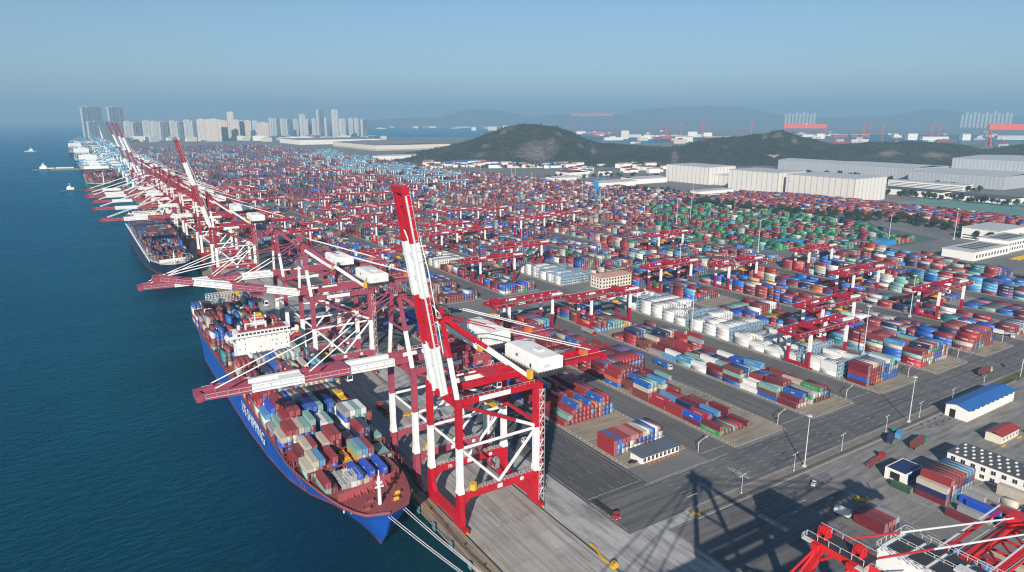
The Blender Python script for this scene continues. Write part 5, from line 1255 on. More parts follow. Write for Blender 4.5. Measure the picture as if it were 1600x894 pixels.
simple_building('red_roof_hall', 1113, 1175, 1458, 1520, 16, 'wall_white', 'roof_red', 'white hall with red roof in front of the first hill', 'hall', 5, 0, None, 'y', 3)
simple_building('white_shed', 1010, 1075, 1380, 1420, 12, 'wall_white', 'roof_pale', 'long white shed left of the red-roofed hall', 'shed', 3, 0, None, 'x')
simple_building('white_shed', 1010, 1120, 1210, 1262, 13, 'wall_white', 'roof_pale', 'white shed in front of the red-roofed hall', 'shed', 3, 0, None, 'x')
simple_building('white_shed', 1160, 1260, 1250, 1310, 12, 'wall_white', 'roof_pale', 'white shed between the red-roofed hall and cream halls', 'shed', 3, 0, None, 'x')
simple_building('white_block', 1085, 1190, 985, 1010, 9, 'wall_white', 'roof_pale', 'low white canopy building before the middle cream hall', 'canopy', 0, 0, None, 'x', 1)
simple_building('white_block', 990, 1065, 396, 440, 15, 'wall_white', 'roof_pale', 'white service block behind the stepped depot', 'service block', 0, 0, None, 'x', 2)
simple_building('pink_block', 2080, 2110, 1560, 1600, 30, 'roof_pink', 'roof_pale', 'small pink block left of the grey warehouses', 'block')
simple_building('exhibition_hall', 1290, 1700, 3250, 3900, 26, 'wall_cream', 'roof_mid', 'broad cream hall beyond the yard, left of the first hill', 'hall', 6, 0, None, 'y', 2)
simple_building('exhibition_hall', 1200, 1700, 4250, 4700, 28, 'wall_white', 'roof_mid', 'broad pale hall right below the apartment towers', 'hall', 5, 0, None, 'x')
simple_building('white_shed', 1000, 1170, 2500, 2560, 16, 'wall_white', 'roof_pale', 'long pale shed beside the blue gantries before the broad hall', 'shed', 3, 0, None, 'x')
simple_building('white_shed', 1120, 1230, 2100, 2140, 13, 'wall_white', 'roof_blue', 'pale shed with blue roof left of the hill foot', 'shed', 3, 0, None, 'x')
# green dumps covered with nets and blue tarpaulins
for k, (x, y, sx, sy, c) in enumerate(((770,540,26,20,'roof_blue'),(905,520,30,18,'roof_blue'),(830,610,22,14,'roof_blue'),(860,470,18,16,'roof_blue'))):
    z_ = 4.2+k*.6; sx *= 1.2; sy *= 1.2; o = MB().hexa([(-sx/2,-sy/2,0),(sx/2,-sy/2,0),(sx/2,sy/2,0),(-sx/2,sy/2,0),(-sx/2+1,-sy/2+1,z_),(sx/2-1,-sy/2+1,z_),(sx/2-1,sy/2-1,z_),(-sx/2+1,sy/2-1,z_)]).build('covered_stack', paint('blue_tarpaulin', (.03,.22,.48), .5, .3, .2), None, (x, y, .01))
    tag(o, 'stack under blue tarpaulin in the green field, ' + ('nearest the tank rows','right of the nearest one','beyond the other tarpaulins','closest to the stepped depot')[k], 'covered stack', 'blue-covered stacks in the green field')
# ------------------------------------------------------------------ apartment towers
def tower(x, y, w_, d_, h, mat, rz, label, group, crown=True):
    b_ = empty('apartment_tower', (x, y, 0), rz); tag(b_, label, 'apartment tower', group)
    MB().box(-w_/2, w_/2, -d_/2, d_/2, 0, h).build('facade', M[mat], b_)
    r_ = MB().box(-w_/2-.4, w_/2+.4, -d_/2-.4, d_/2+.4, h, h+1.2)
    if crown: r_.box(-w_*.22, w_*.22, -d_*.3, d_*.3, h+1.2, h+7).box(-w_*.4, -w_*.28, -d_*.25, d_*.25, h+1.2, h+4.5)
    r_.build('roof', M['roof_pale'], b_)
    for s_ in (-1, 1): MB().box(s_*w_*.25-2, s_*w_*.25+2, -d_/2-1.6, -d_/2-.05, 3, h-2).build('balcony_stack', M[mat], b_)
TW = [(131,164,168,214,'g'),(138,176,190,216,'g'),(172,198,168,214,'g'),(196,206,190,215,'w'),(207,225,192,217,'g'),(226,238,189,218,'w'),(238,249,190,219,'w'),(249,268,191,219,'g'),(268,276,189,219,'w'),(276,290,191,219,'g'),
      (290,300,188,219,'w'),(300,310,190,219,'g'),(310,324,187,219,'c'),(324,347,187,221,'c'),(347,357,189,220,'c'),(358,368,176,219,'c'),(368,376,188,219,'c'),(376,384,189,218,'c'),(384,394,189,217,'c'),(397,404,189,217,'w'),(404,421,192,217,'c'),
      (422,429,185,213,'w'),(430,438,186,212,'g'),(440,446,186,213,'w'),(446,458,187,213,'g'),(460,467,187,212,'w'),(470,479,179,217,'w'),(479,489,187,216,'g'),(489,495,186,214,'w'),(495,508,172,214,'g'),(508,514,185,214,'g'),(520,530,172,214,'w'),(531,541,186,214,'w'),(546,552,185,212,'w'),(555,561,185,212,'w'),(562,577,187,214,'g')]
for k, (x0, x1, yt, yb, c) in enumerate(TW):
    p = gp((x0+x1)/2, yb); d = ray((x0+x1)/2, yt); t = p.length/Vector((d.x, d.y, 0)).length if False else math.hypot(p.x,p.y)/math.hypot(d.x,d.y)
    h = CAMZ + d.z*t; wpx = (x1-x0)*math.hypot(p.x,p.y)/F
    mat = {'g':'tower_grey','w':'tower_white','c':'tower_cream'}[c]
    side = 'in the paired tallest slabs at the sea end of the skyline' if k in (0,2) else 'along the skyline beyond the far quay'
    lab = {'g':'grey slab apartment tower ','w':'slim white apartment tower ','c':'cream apartment tower '}[c]+side
    tower(p.x, p.y, wpx*(.86 if c != 'w' else .8), 22 if c != 'w' else 30, h, mat, R(38 if c == 'g' else (-8 if c == 'c' else 10)), lab, {'g':'grey skyline towers','w':'white skyline towers','c':'cream skyline towers'}[c] if k not in (0,2) else 'tallest slab towers')
# mid-rise by the gap in the right hills
simple_building('apartment_block', 2760, 2800, 1955, 1985, 66, 'tower_cream', 'roof_pale', 'taller pale apartment block in the gap between the right hills', 'apartment block')
simple_building('apartment_block', 2800, 2880, 1905, 1940, 46, 'tower_cream', 'roof_pink', 'lower pinkish apartment block in the gap between the right hills', 'apartment block')
# far shore towers and shipyard
for k in range(13):
    px = 1484+k*6.1; p = Vector((math.sin(YAW+math.atan((px-800)/F)), math.cos(YAW+math.atan((px-800)/F)), 0))*14500
    tower(p.x, p.y, 40, 34, 215+(k*37 % 60), 'tower_white', R(20), 'faint hazy apartment tower on the far shore behind the red gantry', 'hazy towers behind the right gantry', False)
for k in range(9):
    px = 1216+k*5.4; p = Vector((math.sin(YAW+math.atan((px-800)/F)), math.cos(YAW+math.atan((px-800)/F)), 0))*14500
    tower(p.x, p.y, 40, 34, 225+(k*29 % 50), 'tower_white', R(20), 'faint hazy apartment tower on the far shore above the middle hill', 'hazy towers above the middle hill', False)
def goliath(pl, pr, dist, ztop, label, th=11):
    def at(px): a = YAW+math.atan((px-800)/F); k_ = dist/math.cos(a-YAW); return Vector((math.sin(a)*k_, math.cos(a)*k_, 0))
    a, b_ = at(pl), at(pr); o = (a+b_)/2; root = empty('shipyard_gantry', o); tag(root, label, 'gantry crane', 'shipyard gantries on the far shore')
    a -= o; b_ -= o; d = (b_-a).normalized(); n_ = Vector((-d.y, d.x, 0))
    MB().bar(a+Vector((0,0,ztop-th/2)), b_+Vector((0,0,ztop-th/2)), 9, th).build('girder', M['red'], root)
    for e in (a+d*14, b_-d*14):
        for s_ in (-1,1): MB().bar(e+n_*22*s_, e+n_*3*s_+Vector((0,0,ztop-th)), 5, 5).build('leg', M['red'], root)
    MB().bar((a+b_)/2+Vector((0,0,ztop)), (a+b_)/2+d*16+Vector((0,0,ztop)), 10, 6).build('trolley', M['white'], root)
goliath(1526, 1660, 3900, 124, 'large red-orange shipyard gantry rising behind the hills at the right edge', 30)
goliath(1213, 1279, 5600, 112, 'red-orange shipyard gantry above the middle of the hills', 34)
goliath(890, 952, 13000, 236, 'faint pink shipyard gantry above the first hill saddle', 30)
def jib(px, dist, h, label):
    a = YAW+math.atan((px-800)/F); p = Vector((math.sin(a)*dist, math.cos(a)*dist, 0)); root = empty('jib_crane', p); tag(root, label, 'jib crane', 'jib cranes in the far shipyard')
    MB().bar((0,0,0),(0,0,h*.7),9,9,0,(0,0,1),5,5).build('tower', M['red'], root); MB().bar((-14,0,h*.66),(44,-8,h),5,5,0,(0,0,1),2,2).build('jib', M['red'], root); MB().box(-14,4,-4,4,h*.66,h*.76).build('cab_house', M['red'], root)
for k, px in enumerate((1036, 1058, 1090, 1100, 1165, 1337, 1345, 1365, 1440, 1452)): jib(px, 6200+(k*331 % 900), 120+(k*23 % 50), 'hazy red jib crane standing in the far shipyard')
for k, (px, c, w_, h, dd) in enumerate(((905,'wall_white',90,26,7200),(930,'roof_red',110,18,6900),(972,'wall_cream',60,60,5600),(985,'roof_pale',130,22,6000),(1006,'wall_white',50,30,5500),(1046,'roof_red',220,20,5600),(1062,'wall_cream',120,34,4900),(1075,'wall_white',80,40,6300),(1098,'wall_white',70,40,6000),(1110,'roof_red',160,22,5300),(1140,'roof_red',120,24,5400),(1172,'roof_blue',150,30,4700),(1180,'roof_pale',190,26,5400),(1155,'wall_cream',60,34,5000),
                                  (1385,'wall_white',40,34,6300),(1410,'wall_white',70,44,6000),(1445,'wall_white',190,22,6000),(1492,'wall_white',60,42,6100),(1570,'roof_pale',300,28,6400),(1270,'wall_white',60,36,6000),(1300,'roof_red',120,24,6300),(1330,'roof_red',150,20,6600),(655,'wall_white',40,30,11500),(680,'wall_white',110,22,11800),(742,'wall_white',60,40,9300),(770,'wall_cream',120,46,9400),(790,'wall_white',70,56,9500),(815,'wall_white',60,34,9300),(1215,'roof_red',140,22,6100),(1245,'wall_white',160,20,6500))):
    a = YAW+math.atan((px-800)/F); p = Vector((math.sin(a)*dd, math.cos(a)*dd, 0))
    o = MB().box(-w_/2,w_/2,-20,20,-1,h).hexa([(-w_/2-1,-21,h),(w_/2+1,-21,h),(w_/2+1,21,h),(-w_/2-1,21,h),(-w_/2-1,-1,h+6),(w_/2+1,-1,h+6),(w_/2+1,1,h+6),(-w_/2-1,1,h+6)],1).build('shipyard_hall', [M[c], M['roof_pale']], None, p, -YAW)
    cn = {'wall_white':'white','roof_red':'reddish','wall_cream':'cream','roof_pale':'pale grey','roof_blue':'blue'}[c]
    tag(o, f'hazy {cn} shipyard hall on the far shore beyond the hills', 'shipyard hall', f'{cn} halls on the far shore')
for k in range(90):
    px = rng.uniform(885, 1640) if k < 74 else rng.uniform(600, 860); dd = rng.uniform(4300, 8200) if k < 74 else rng.uniform(10500, 12500); w_ = rng.uniform(40, 190); h = rng.uniform(8, 26)
    c = rng.choice(('wall_white','roof_red','wall_cream','roof_pale','hull_deck','roof_red','roof_slate'))
    a = YAW+math.atan((px-800)/F); p = Vector((math.sin(a)*dd, math.cos(a)*dd, 0))
    o = MB().box(-w_/2,w_/2,-14,14,-1,h).box(-w_*.2,w_*.1,-9,9,h,h+rng.uniform(4,16),1).build('harbour_building', [M[c], M[rng.choice(('wall_white','roof_pale','roof_red'))]], None, p, rng.uniform(-.4,.4))
    cn = {'wall_white':'white','roof_red':'dull red','wall_cream':'cream','roof_pale':'pale grey','hull_deck':'rust coloured','roof_slate':'slate'}[c]
    tag(o, f'small hazy {cn} building in the far harbour beyond the hills', 'building', f'{cn} buildings of the far harbour')
for k in range(44):
    px = rng.uniform(205, 600); p = gp(px, rng.uniform(217, 222)); w_ = rng.uniform(40, 110); h = rng.uniform(12, 34); c = rng.choice(('wall_white','wall_cream','roof_pale','roof_slate'))
    o = MB().box(-w_/2,w_/2,-15,15,0,h).box(-w_*.3,w_*.3,-10,10,h,h+4,1).build('low_block', [M[c], M['roof_pale']], None, p, rng.uniform(-.5,.5)); tag(o, 'low pale block at the foot of the apartment skyline', 'low block', 'low blocks below the skyline')
# small buildings at the foot of the hills
for k in range(120):
    px = rng.uniform(640, 1060) if k < 100 else rng.uniform(1270, 1420); py = (rng.uniform(256, 274) if px > 880 else rng.uniform(257, 263)) if k < 100 else rng.uniform(240, 250)
    p = gp(px, py); c = rng.choice(('wall_white','wall_cream','roof_red','roof_blue','roof_pink')); w_ = rng.uniform(18, 42); h = rng.uniform(6, 13)
    o = MB().box(-w_/2,w_/2,-8,8,0,h).hexa([(-w_/2-.5,-8.5,h),(w_/2+.5,-8.5,h),(w_/2+.5,8.5,h),(-w_/2-.5,8.5,h),(-w_/2-.5,-.3,h+3),(w_/2+.5,-.3,h+3),(w_/2+.5,.3,h+3),(-w_/2-.5,.3,h+3)],1).build('village_house', [M[c] if 'wall' in c else M['wall_white'], M[c] if 'roof' in c else M['roof_grey']], None, p, rng.uniform(-.6,.6))
    tag(o, ('small pale village house at the foot of the first hill' if k < 100 else 'small pale house on the terraces below the right hills'), 'house', 'houses at the foot of the first hill' if k < 100 else 'houses on the right terraces')

# ------------------------------------------------------------------ hills and mountains
def fbm(x, y, s, o=5): return mnoise.fractal(Vector((x*s, y*s, 3.1)), 1., 2., o)
def terrain(name, pts, d0, dc, db, mat, rough, scars=(), na=260, nr=44, z0=-1.):
    xs = [p[0] for p in pts]; ys = [p[1] for p in pts]; vs = []; rock = []
    for i in range(na+1):
        px = xs[0] + (xs[-1]-xs[0])*i/na; py = float(np.interp(px, xs, ys)); a = YAW + math.atan((px-800)/F)
        d = ray(px, py); tan_el = d.z/math.hypot(d.x, d.y)
        c_ = 1/math.cos(a-YAW); D0, DC, DB = [f(px)*c_ if callable(f) else f*c_ for f in (d0, dc, db)]
        zc = max(0, CAMZ + tan_el*DC)
        for j in range(nr+1):
            t = j/nr; r_ = D0 + (DB-D0)*t; tc = (DC-D0)/(DB-D0)
            u = t/tc if t < tc else (1-t)/(1-tc); u = max(0., u); pr = u*u*(3-2*u); pr = pr*.75 + u*.25
            x, y = math.sin(a)*r_, math.cos(a)*r_
            nz = fbm(x, y, rough, 6)*.6 + (mnoise.ridged_multi_fractal(Vector((x*.0042, y*.0042, 7.7)), 1., 2., 5, 1., 2.)-1.1)*.5
            z = z0 + zc*pr*(1+.10*nz) + (nz*zc*.24*min(1, (1-u)*2.)*min(1,u*4) if u < 1 else 0)
            if u >= .93: z = z0 + zc*(pr*.995) + fbm(x, y, .03, 3)*2.4
            vs.append((x, y, max(z0, z)))
            q = 0.
            ws = (d.normalized())
            # image-independent scars: ellipses in (bearing, slope position)
            for (sx, su, wx, wu) in scars:
                e = ((px-sx)/wx)**2 + ((u-su)/wu)**2
                if t < tc: q = max(q, max(0., 1.15-e))
            rock.append(min(1., q))
    fs = [(i*(nr+1)+j, i*(nr+1)+j+1, (i+1)*(nr+1)+j+1, (i+1)*(nr+1)+j) for i in range(na) for j in range(nr)]
    me = bpy.data.meshes.new(name); me.from_pydata(vs, [], [f[::-1] for f in fs]); me.materials.append(mat)
    at = me.attributes.new('rock', 'FLOAT', 'POINT'); at.data.foreach_set('value', rock); me.update()
    for p in me.polygons: p.use_smooth = True
    return struct(link(name, me)), vs, rock
hill_pts = [(612,244),(640,240),(672,234),(700,228),(725,222),(745,215),(770,205),(790,198),(812,194.5),(835,195),(856,197),(868,198),(890,206),(908,214),(930,222),(960,225),(1000,227),(1040,229.5),(1062,227),(1085,219),(1115,215),(1150,212),(1190,207),(1207,202.5),(1222,206),(1245,213),(1268,219),(1295,225),(1325,224),(1345,221),(1400,221),(1440,221),(1470,224),(1500,228),(1522,233),(1540,231),(1570,226),(1610,221),(1680,216)]
SC = [(838,.36,40,.26),(925,.6,6,.3),(1232,.7,6,.2),(862,.55,14,.09),(797,.86,12,.08),(786,.78,7,.07),(872,.8,9,.1),(752,.35,16,.08),(905,.55,8,.09),(1050,.45,7,.35),(1204,.75,10,.12),(1092,.92,9,.08),(1185,.85,7,.14),(1380,.45,26,.12),(1455,.45,30,.10),(1490,.35,22,.08),(760,.55,9,.07)]
_, HV, HR = terrain('wooded_hills', hill_pts, lambda px: float(np.interp(px,(612,760,1000,1250,1700),(2560,2330,2280,2330,2300))), lambda px: float(np.interp(px,(612,760,1000,1250,1700),(2900,2760,2680,2700,2650))), lambda px: float(np.interp(px,(612,760,1000,1250,1700),(3200,3300,3100,3200,3100))), M['forest'], .006, SC)
mt1 = [(560,188),(600,187),(640,184),(665,182),(690,184),(712,176),(735,170.5),(770,171),(800,176),(830,183),(850,179),(885,178),(910,183),(960,180),(985,172),(1020,169),(1060,167),(1100,165.5),(1140,167),(1170,172),(1200,178),(1230,181),(1280,183),(1360,182),(1390,178),(1420,172),(1440,170.5),(1475,174),(1500,180),(1560,181),(1600,177),(1660,172)]
terrain('far_mountains', mt1, 15500, 17500, 19500, M['mountain'], .0006, (), 160, 16)
# woods on the hills: one mass of small crowns
wd = MB()
for k in range(12000):
    qi = rng.randrange(len(HV)); v = HV[qi]
    if HR[qi] > .15: continue
    if k > 7000:
        px = rng.uniform(590, 1060) if k % 3 else rng.uniform(1060, 1640); v = gp(px, rng.uniform(250, 262) if k % 3 else rng.uniform(243, 252)); v = (v.x, v.y, 1.5)
    elif v[2] < 6: continue
    x, y, z = v[0]+rng.uniform(-14,14), v[1]+rng.uniform(-14,14), v[2]-1.5; s_ = rng.uniform(3.2, 6.5); h = s_*rng.uniform(.9,1.4)
    o = len(wd.v); ph = rng.uniform(0, 6.28)
    wd.v += [(x+s_*.7*math.cos(ph+q*2.094), y+s_*.7*math.sin(ph+q*2.094), z+h*.35) for q in range(3)] + [(x, y, z+h)]
    for q in range(3): wd.f.append((o+q, o+(q+1)%3, o+3)); wd.m.append(0)
o = wd.build('hillside_wood', M['leaf']); o['kind'] = 'stuff'; tag(o, 'dark wood covering the hills behind the terminal', 'wood')

# ------------------------------------------------------------------ trees
def tree_mesh(seed, h, r_):
    q = random.Random(seed); t = MB(); t.tube((0,0,0),(0,0,h*.5),.28,1,6,.16)
    for k in range(4): a = q.uniform(0,6.28); t.tube((0,0,h*(.3+.06*k)),(math.cos(a)*r_*.6,math.sin(a)*r_*.6,h*(.5+.08*k)),.12,1,4,.05)
    cl = [(q.uniform(-.6,.6)*r_, q.uniform(-.6,.6)*r_, h*q.uniform(.42,.85), r_*q.uniform(.35,.6)) for _ in range(9)]
    for cx, cy, cz, cr in cl:
        for _ in range(34):
            u = Vector((q.gauss(0,1),q.gauss(0,1),q.gauss(0,1))).normalized()*cr*q.uniform(.5,1.05); c = Vector((cx,cy,cz))+u*Vector((1,1,.8)).x
            a = Vector((q.gauss(0,1),q.gauss(0,1),q.gauss(0,1))).normalized(); b_ = a.orthogonal().normalized(); s_ = r_*q.uniform(.10,.2); c2 = a.cross(b_)
            t.face([c-b_*s_, c+c2*s_*.8, c+b_*s_, c-c2*s_*.8], 0)
    return t.mesh('tree', [M['leaf'], M['bark']])
TM = [tree_mesh(k, h, r_) for k, (h, r_) in enumerate(((10,4.5),(8.5,4.2),(12,5),(7,3.6)))]
def tree(x, y, label, group, s_=1.):
    o = link('tree', rng.choice(TM), None, (x, y, 0), rng.uniform(0, 6.28)); s_ *= rng.uniform(.8, 1.25); o.scale = (s_, s_, s_*rng.uniform(.85,1.15)); tag(o, label, 'tree', group)
def belt(pts, step, label, group, wid=10, s_=1., z=0):
    for (ax, ay), (bx, by) in zip(pts, pts[1:]):
        n_ = max(1, int(math.hypot(bx-ax, by-ay)/step))
        for k in range(n_):
            t = (k+rng.random())/n_; tree(ax+(bx-ax)*t+rng.uniform(-wid,wid)/2, ay+(by-ay)*t+rng.uniform(-wid,wid)/2, label, group, s_)
belt([(975,900),(985,720),(1062,556),(1050,462),(1080,400)], 3.9, 'round dark tree in the belt between the green field and the red stacks', 'trees of the belt behind the green field', 24, 1.25)
belt([(1440,820),(1440,700),(1430,585),(1450,470)], 6, 'dark tree in front of the brown-roofed sheds', 'trees before the brown-roofed sheds', 22, 1.2)
belt([(1760,1200),(1700,950),(1660,700)], 10, 'dark tree between the grey warehouses and the cream halls', 'trees before the grey warehouses', 30, 1.35)
belt([(1090,1500),(1230,1440),(1330,1360)], 12, 'dark tree by the red-roofed hall', 'trees around the red-roofed hall', 60, 1.2)
belt([(1000,1150),(1060,1080),(1100,1000)], 9, 'dark tree left of the cream halls', 'trees left of the cream halls', 30, 1.1)
belt([(985,425),(1010,350),(1010,300)], 7, 'dark tree at the inland side of the stepped depot', 'trees beside the stepped depot', 16, 1.1)
belt([(1080,1900),(1260,1850),(1420,1800)], 13, 'green tree at the foot of the first hill', 'trees at the foot of the first hill', 90, 1.3)

# ------------------------------------------------------------------ lamps, masts, portals
lm = MB().tube((0,0,0),(0,0,8.6),.13,0,8,.08); lm.box(-1.7,1.7,-.07,.07,8.5,8.62,0); lm.box(-2.3,-1.3,-.16,.16,8.4,8.56,1); lm.box(1.3,2.3,-.16,.16,8.4,8.56,1); lm.box(-.25,.25,-.25,.25,0,.5,0)
LMM = lm.mesh('street_lamp', [M['rail'], M['white']])
for k, (x, lab) in enumerate(((224,'nearest the yellow barrier'),(259.5,'left of the first tall mast'),(296,'between the two tall masts, nearer the first'),(334,'left of the second tall mast'),(366,'right of the second tall mast'),(400,'beside the blue-roofed shed'),(436,'behind the far end of the blue-roofed shed'))):
    tag(link('street_lamp', LMM, None, (x, 169.2, .15), R(8)), 'grey double-arm street lamp on the median, '+lab, 'street lamp', 'street lamps along the median')
hm = MB().tube((0,0,0),(0,0,25.5),.27,0,10,.13).box(-.7,.7,-.7,.7,0,.9,0).tube((0,0,25.2),(0,0,25.5),.9,0,10)
for k in range(6): a = k*math.pi/3; hm.box(.9*math.cos(a)-.2,.9*math.cos(a)+.2,.9*math.sin(a)-.2,.9*math.sin(a)+.2,24.95,25.2,1)
HMM = hm.mesh('high_mast_light', [M['rail'], M['white']])
for x, y, s_, lab in ((266.9,169,1,'tall grey mast light on the median, the one nearer the quay'),(355.3,169,1,'tall grey mast light on the median near the blue-roofed shed'),(437,243,1.35,'tall mast light rising between the white reefers and the road-front stacks'),(555,275,1.35,'tall mast light beside the gantry nearest the stepped depot'),(497,470,1.4,'tall mast light right of the pink-roofed office'),(374,338,1.3,'tall mast light rising from the white reefers'),(680,520,1.5,'tall mast light in front of the green field'),(765,735,1.5,'tall mast light among the green containers'),(870,470,1.4,'tall mast light left of the stepped depot'),(972,440,1.6,'tall mast light behind the stepped depot')):
    o = link('high_mast_light', HMM, None, (x, y, .12)); o.scale = (s_, s_, s_); tag(o, lab, 'mast light')
for k in range(22):
    x, y = rng.uniform(240, 1050), rng.uniform(700, 2000)
    o = link('high_mast_light', HMM, None, (x, y, 0)); o.scale = (1.5,1.5,1.5); tag(o, 'thin distant mast light standing among the far container blocks', 'mast light', 'distant mast lights in the yard')
gt = MB().tube((0,0,0),(0,0,5.6),.16,0,8).bar((0,0,5.5),(9,1.2,6.0),.22,.22,0).bar((0,0,4.6),(2.4,.3,5.6),.12,.12,0).box(-.4,.4,-.4,.4,0,.5,1).box(7.4,8.3,.95,1.05,5.2,5.8,0)
GTM = gt.mesh('lane_gantry_sign', [M['rail'], M['quay_edge'], M['white']])
for k, lab in enumerate(('by the gatehouse','before the green-fronted stacks','before the reefers','opposite the blue-roofed shed','past the shed','farthest inland')):
    x = (236.3, 295.6, 356.2, 421.3, 482, 545)[k]; tag(link('lane_gantry_sign', GTM, None, (x, 204.8, .004), R(6)), 'grey cantilever lane sign at the block entrance '+lab, 'lane sign', 'lane signs at the block entrances')
bl = MB().tube((0,0,0),(0,0,1.1),.16,0,8); bl.tube((0,0,.5),(0,0,.75),.165,1,8)
BLM = bl.mesh('corner_post', [M['yellow'], M['dark']])
for i in range(6):
    for e, nm in ((0,'seaward'),(1,'inland')):
        p_ = MB()
    for e in (0,1):
        tag(link('corner_post', BLM, None, (STRIPS[i][e]+(.8 if e == 0 else -.8), FRONT[i]+1, .14)), 'yellow post at a front corner of a container block', 'post', 'yellow posts at the block corners')
fn = MB()
for i in range(138): fn.box(195+2*i-.05, 195+2*i+.05, 166.6, 166.72, .15, 1.25)
fn.box(195,470,166.62,166.7,1.15,1.23).box(195,470,166.62,166.7,.6,.67)
tag(fn.build('railing', M['dark']), 'long low railing along the lower side of the median', 'railing')
for i in range(7):
    a, b_ = STRIPS[i]
    for e, x in (('seaward', a+.6), ('inland', b_-.6)):
        q = MB(); q.box(x-.04,x+.04,FRONT[i]+2,452,.9,.97)
        y = FRONT[i]+2
        while y < 452: q.box(x-.06,x+.06,y-.06,y+.06,.14,.97); y += 3
        o = q.build('railing', M['rail']); tag(o, 'grey railing on the %s edge of the %s container block from the quay' % (e, ORD[i]), 'railing', 'railings along the container blocks')

# ------------------------------------------------------------------ vehicles
def wheels(root, spots, r_=.5, w_=.32):
    for x, y in spots:
        t = MB().tube((x-w_/2,y,r_),(x+w_/2,y,r_),r_,0,12).build('wheel', M['rubber'], root); MB().tube((x-w_/2-.02,y,r_),(x+w_/2+.02,y,r_),r_*.5,0,8).build('rim', M['rail'], t)
def truck(x, y, rz, color, label, load=None, load_label=None, bed='dark'):
    """cab faces local -Y"""
    root = empty('container_truck', (x, y, .008), rz); tag(root, label, 'truck', 'container trucks')
    c = MB().hexa([(-1.22,-8.6,.6),(1.22,-8.6,.6),(1.22,-6.6,.6),(-1.22,-6.6,.6),(-1.2,-8.5,2.0),(1.2,-8.5,2.0),(1.2,-6.6,2.0),(-1.2,-6.6,2.0)]).hexa([(-1.2,-8.5,2.0),(1.2,-8.5,2.0),(1.2,-6.6,2.0),(-1.2,-6.6,2.0),(-1.1,-8.1,3.3),(1.1,-8.1,3.3),(1.1,-6.6,3.3),(-1.1,-6.6,3.3)]).build('cab', M['paint'], root, color=color)
    MB().hexa([(-1.0,-8.5,2.1),(1.0,-8.5,2.1),(1.0,-8.42,2.1),(-1.0,-8.42,2.1),(-.95,-8.2,3.0),(.95,-8.2,3.0),(.95,-8.1,3.0),(-.95,-8.1,3.0)]).build('windscreen', M['glass'], c)
    for s_ in (-1,1): MB().box(s_*1.19-.02,s_*1.19+.02,-8.0,-7.0,2.1,2.9).build('side_window', M['glass'], c); MB().box(s_*.8-.2,s_*.8+.2,-8.66,-8.58,.8,1.1).build('headlight', M['white'], c)
    t = MB().box(-.55,.55,-6.9,6.3,.95,1.25)
    for k in range(7): t.box(-1.2,1.2,-5.6+k*1.95,-5.3+k*1.95,1.1,1.4)
    t.box(-1.22,-1.0,-5.6,6.4,1.2,1.42).box(1.0,1.22,-5.6,6.4,1.2,1.42).build('chassis', M[bed], root)
    wheels(root, [(s_*1.0, yy) for s_ in (-1,1) for yy in (-7.9,-5.0,-3.9,3.2,4.4,5.6)])
    if load:
        L_, c_, off = load; m_ = Matrix.Rotation(rz, 3, 'Z') @ Vector((0, off, 0))
        solo_container(x+m_.x, y+m_.y, 1.43, L_, c_, load_label, 'containers on trucks', rz)
truck(166.4, 190.5, R(0), (.35,.02,.03), 'empty skeleton trailer truck with red cab on the quay road')
truck(466, 181.6, R(92), (.6,.6,.6), 'white-cab truck carrying a red container on the cross road', (12.19,'brown red',.4), 'red container on the truck driving the cross road')
truck(327.6, 162.6, R(108), (.02,.30,.24), 'green-cab truck with short blue container near the median', (6.06,'navy',3.4), 'navy short container at the rear of the green-cab truck')
solo_container(331.3, 161.4, 1.43, 6.06, 'sky blue', 'sky blue short container behind the green cab near the median', 'containers on trucks', R(108))
truck(332, 152.3, R(96), (.02,.30,.24), 'green-cab truck with long red container below its neighbour', (12.19,'brown red',.4), 'red container on the green-cab truck nearest the workshop')
truck(297.5, 153.8, R(97), (.35,.02,.03), 'empty rusty flatbed truck with dark red cab beside the navy-roofed hut', None, None, 'hull_deck')
truck(563, 213, R(0), (.7,.7,.7), 'white-cab truck between road-front stacks at the right edge', (6.06,'white',2), 'white short container on the truck at the right edge')
for k, (x, y, c, lc) in enumerate(((244,330,(.5,.3,.03),'rust red'),(306,300,(.6,.6,.6),'blue'),(178,300,(.35,.02,.03),'grey'),(184,360,(.02,.1,.3),'rust red'),(176,420,(.5,.2,.03),'cream'),(248,420,(.35,.02,.03),'navy'),(368,330,(.6,.6,.6),'rust red'),(430,330,(.02,.1,.3),'white'),(190,470,(.35,.02,.03),'blue'))):
    wh = ('in the lane behind the gatehouse','in the lane beside the tall-mast block','on the quay road behind the near red crane','on the quay road behind the pink crane','on the quay road farther along','far along the lane behind the gatehouse','in the lane left of the reefers','in the lane right of the reefers','on the quay road past the pink cranes')[k]
    truck(x, y, 0 if k % 2 else R(180), c, 'container truck '+wh, (12.19, lc, .4), f'{lc} container on the truck {wh}')
for k, (x, y, c, lc, wh) in enumerate(((128,330,(.5,.2,.03),'rust red','on the apron between the legs of the pink crane'),(128,520,(.35,.02,.03),'blue','on the apron past the level-boom pink crane'),(135,440,(.02,.1,.3),'cream','on the apron beside the level-boom pink crane'),(172,250,(.6,.6,.6),'navy','on the quay road just behind the near red crane'),(310,380,(.35,.02,.03),'grey','in the lane before the pink-roofed office'))):
    truck(x, y, R(180) if k % 2 else 0, c, 'container truck '+wh, (12.19, lc, .4), f'{lc} container on the truck {wh}')
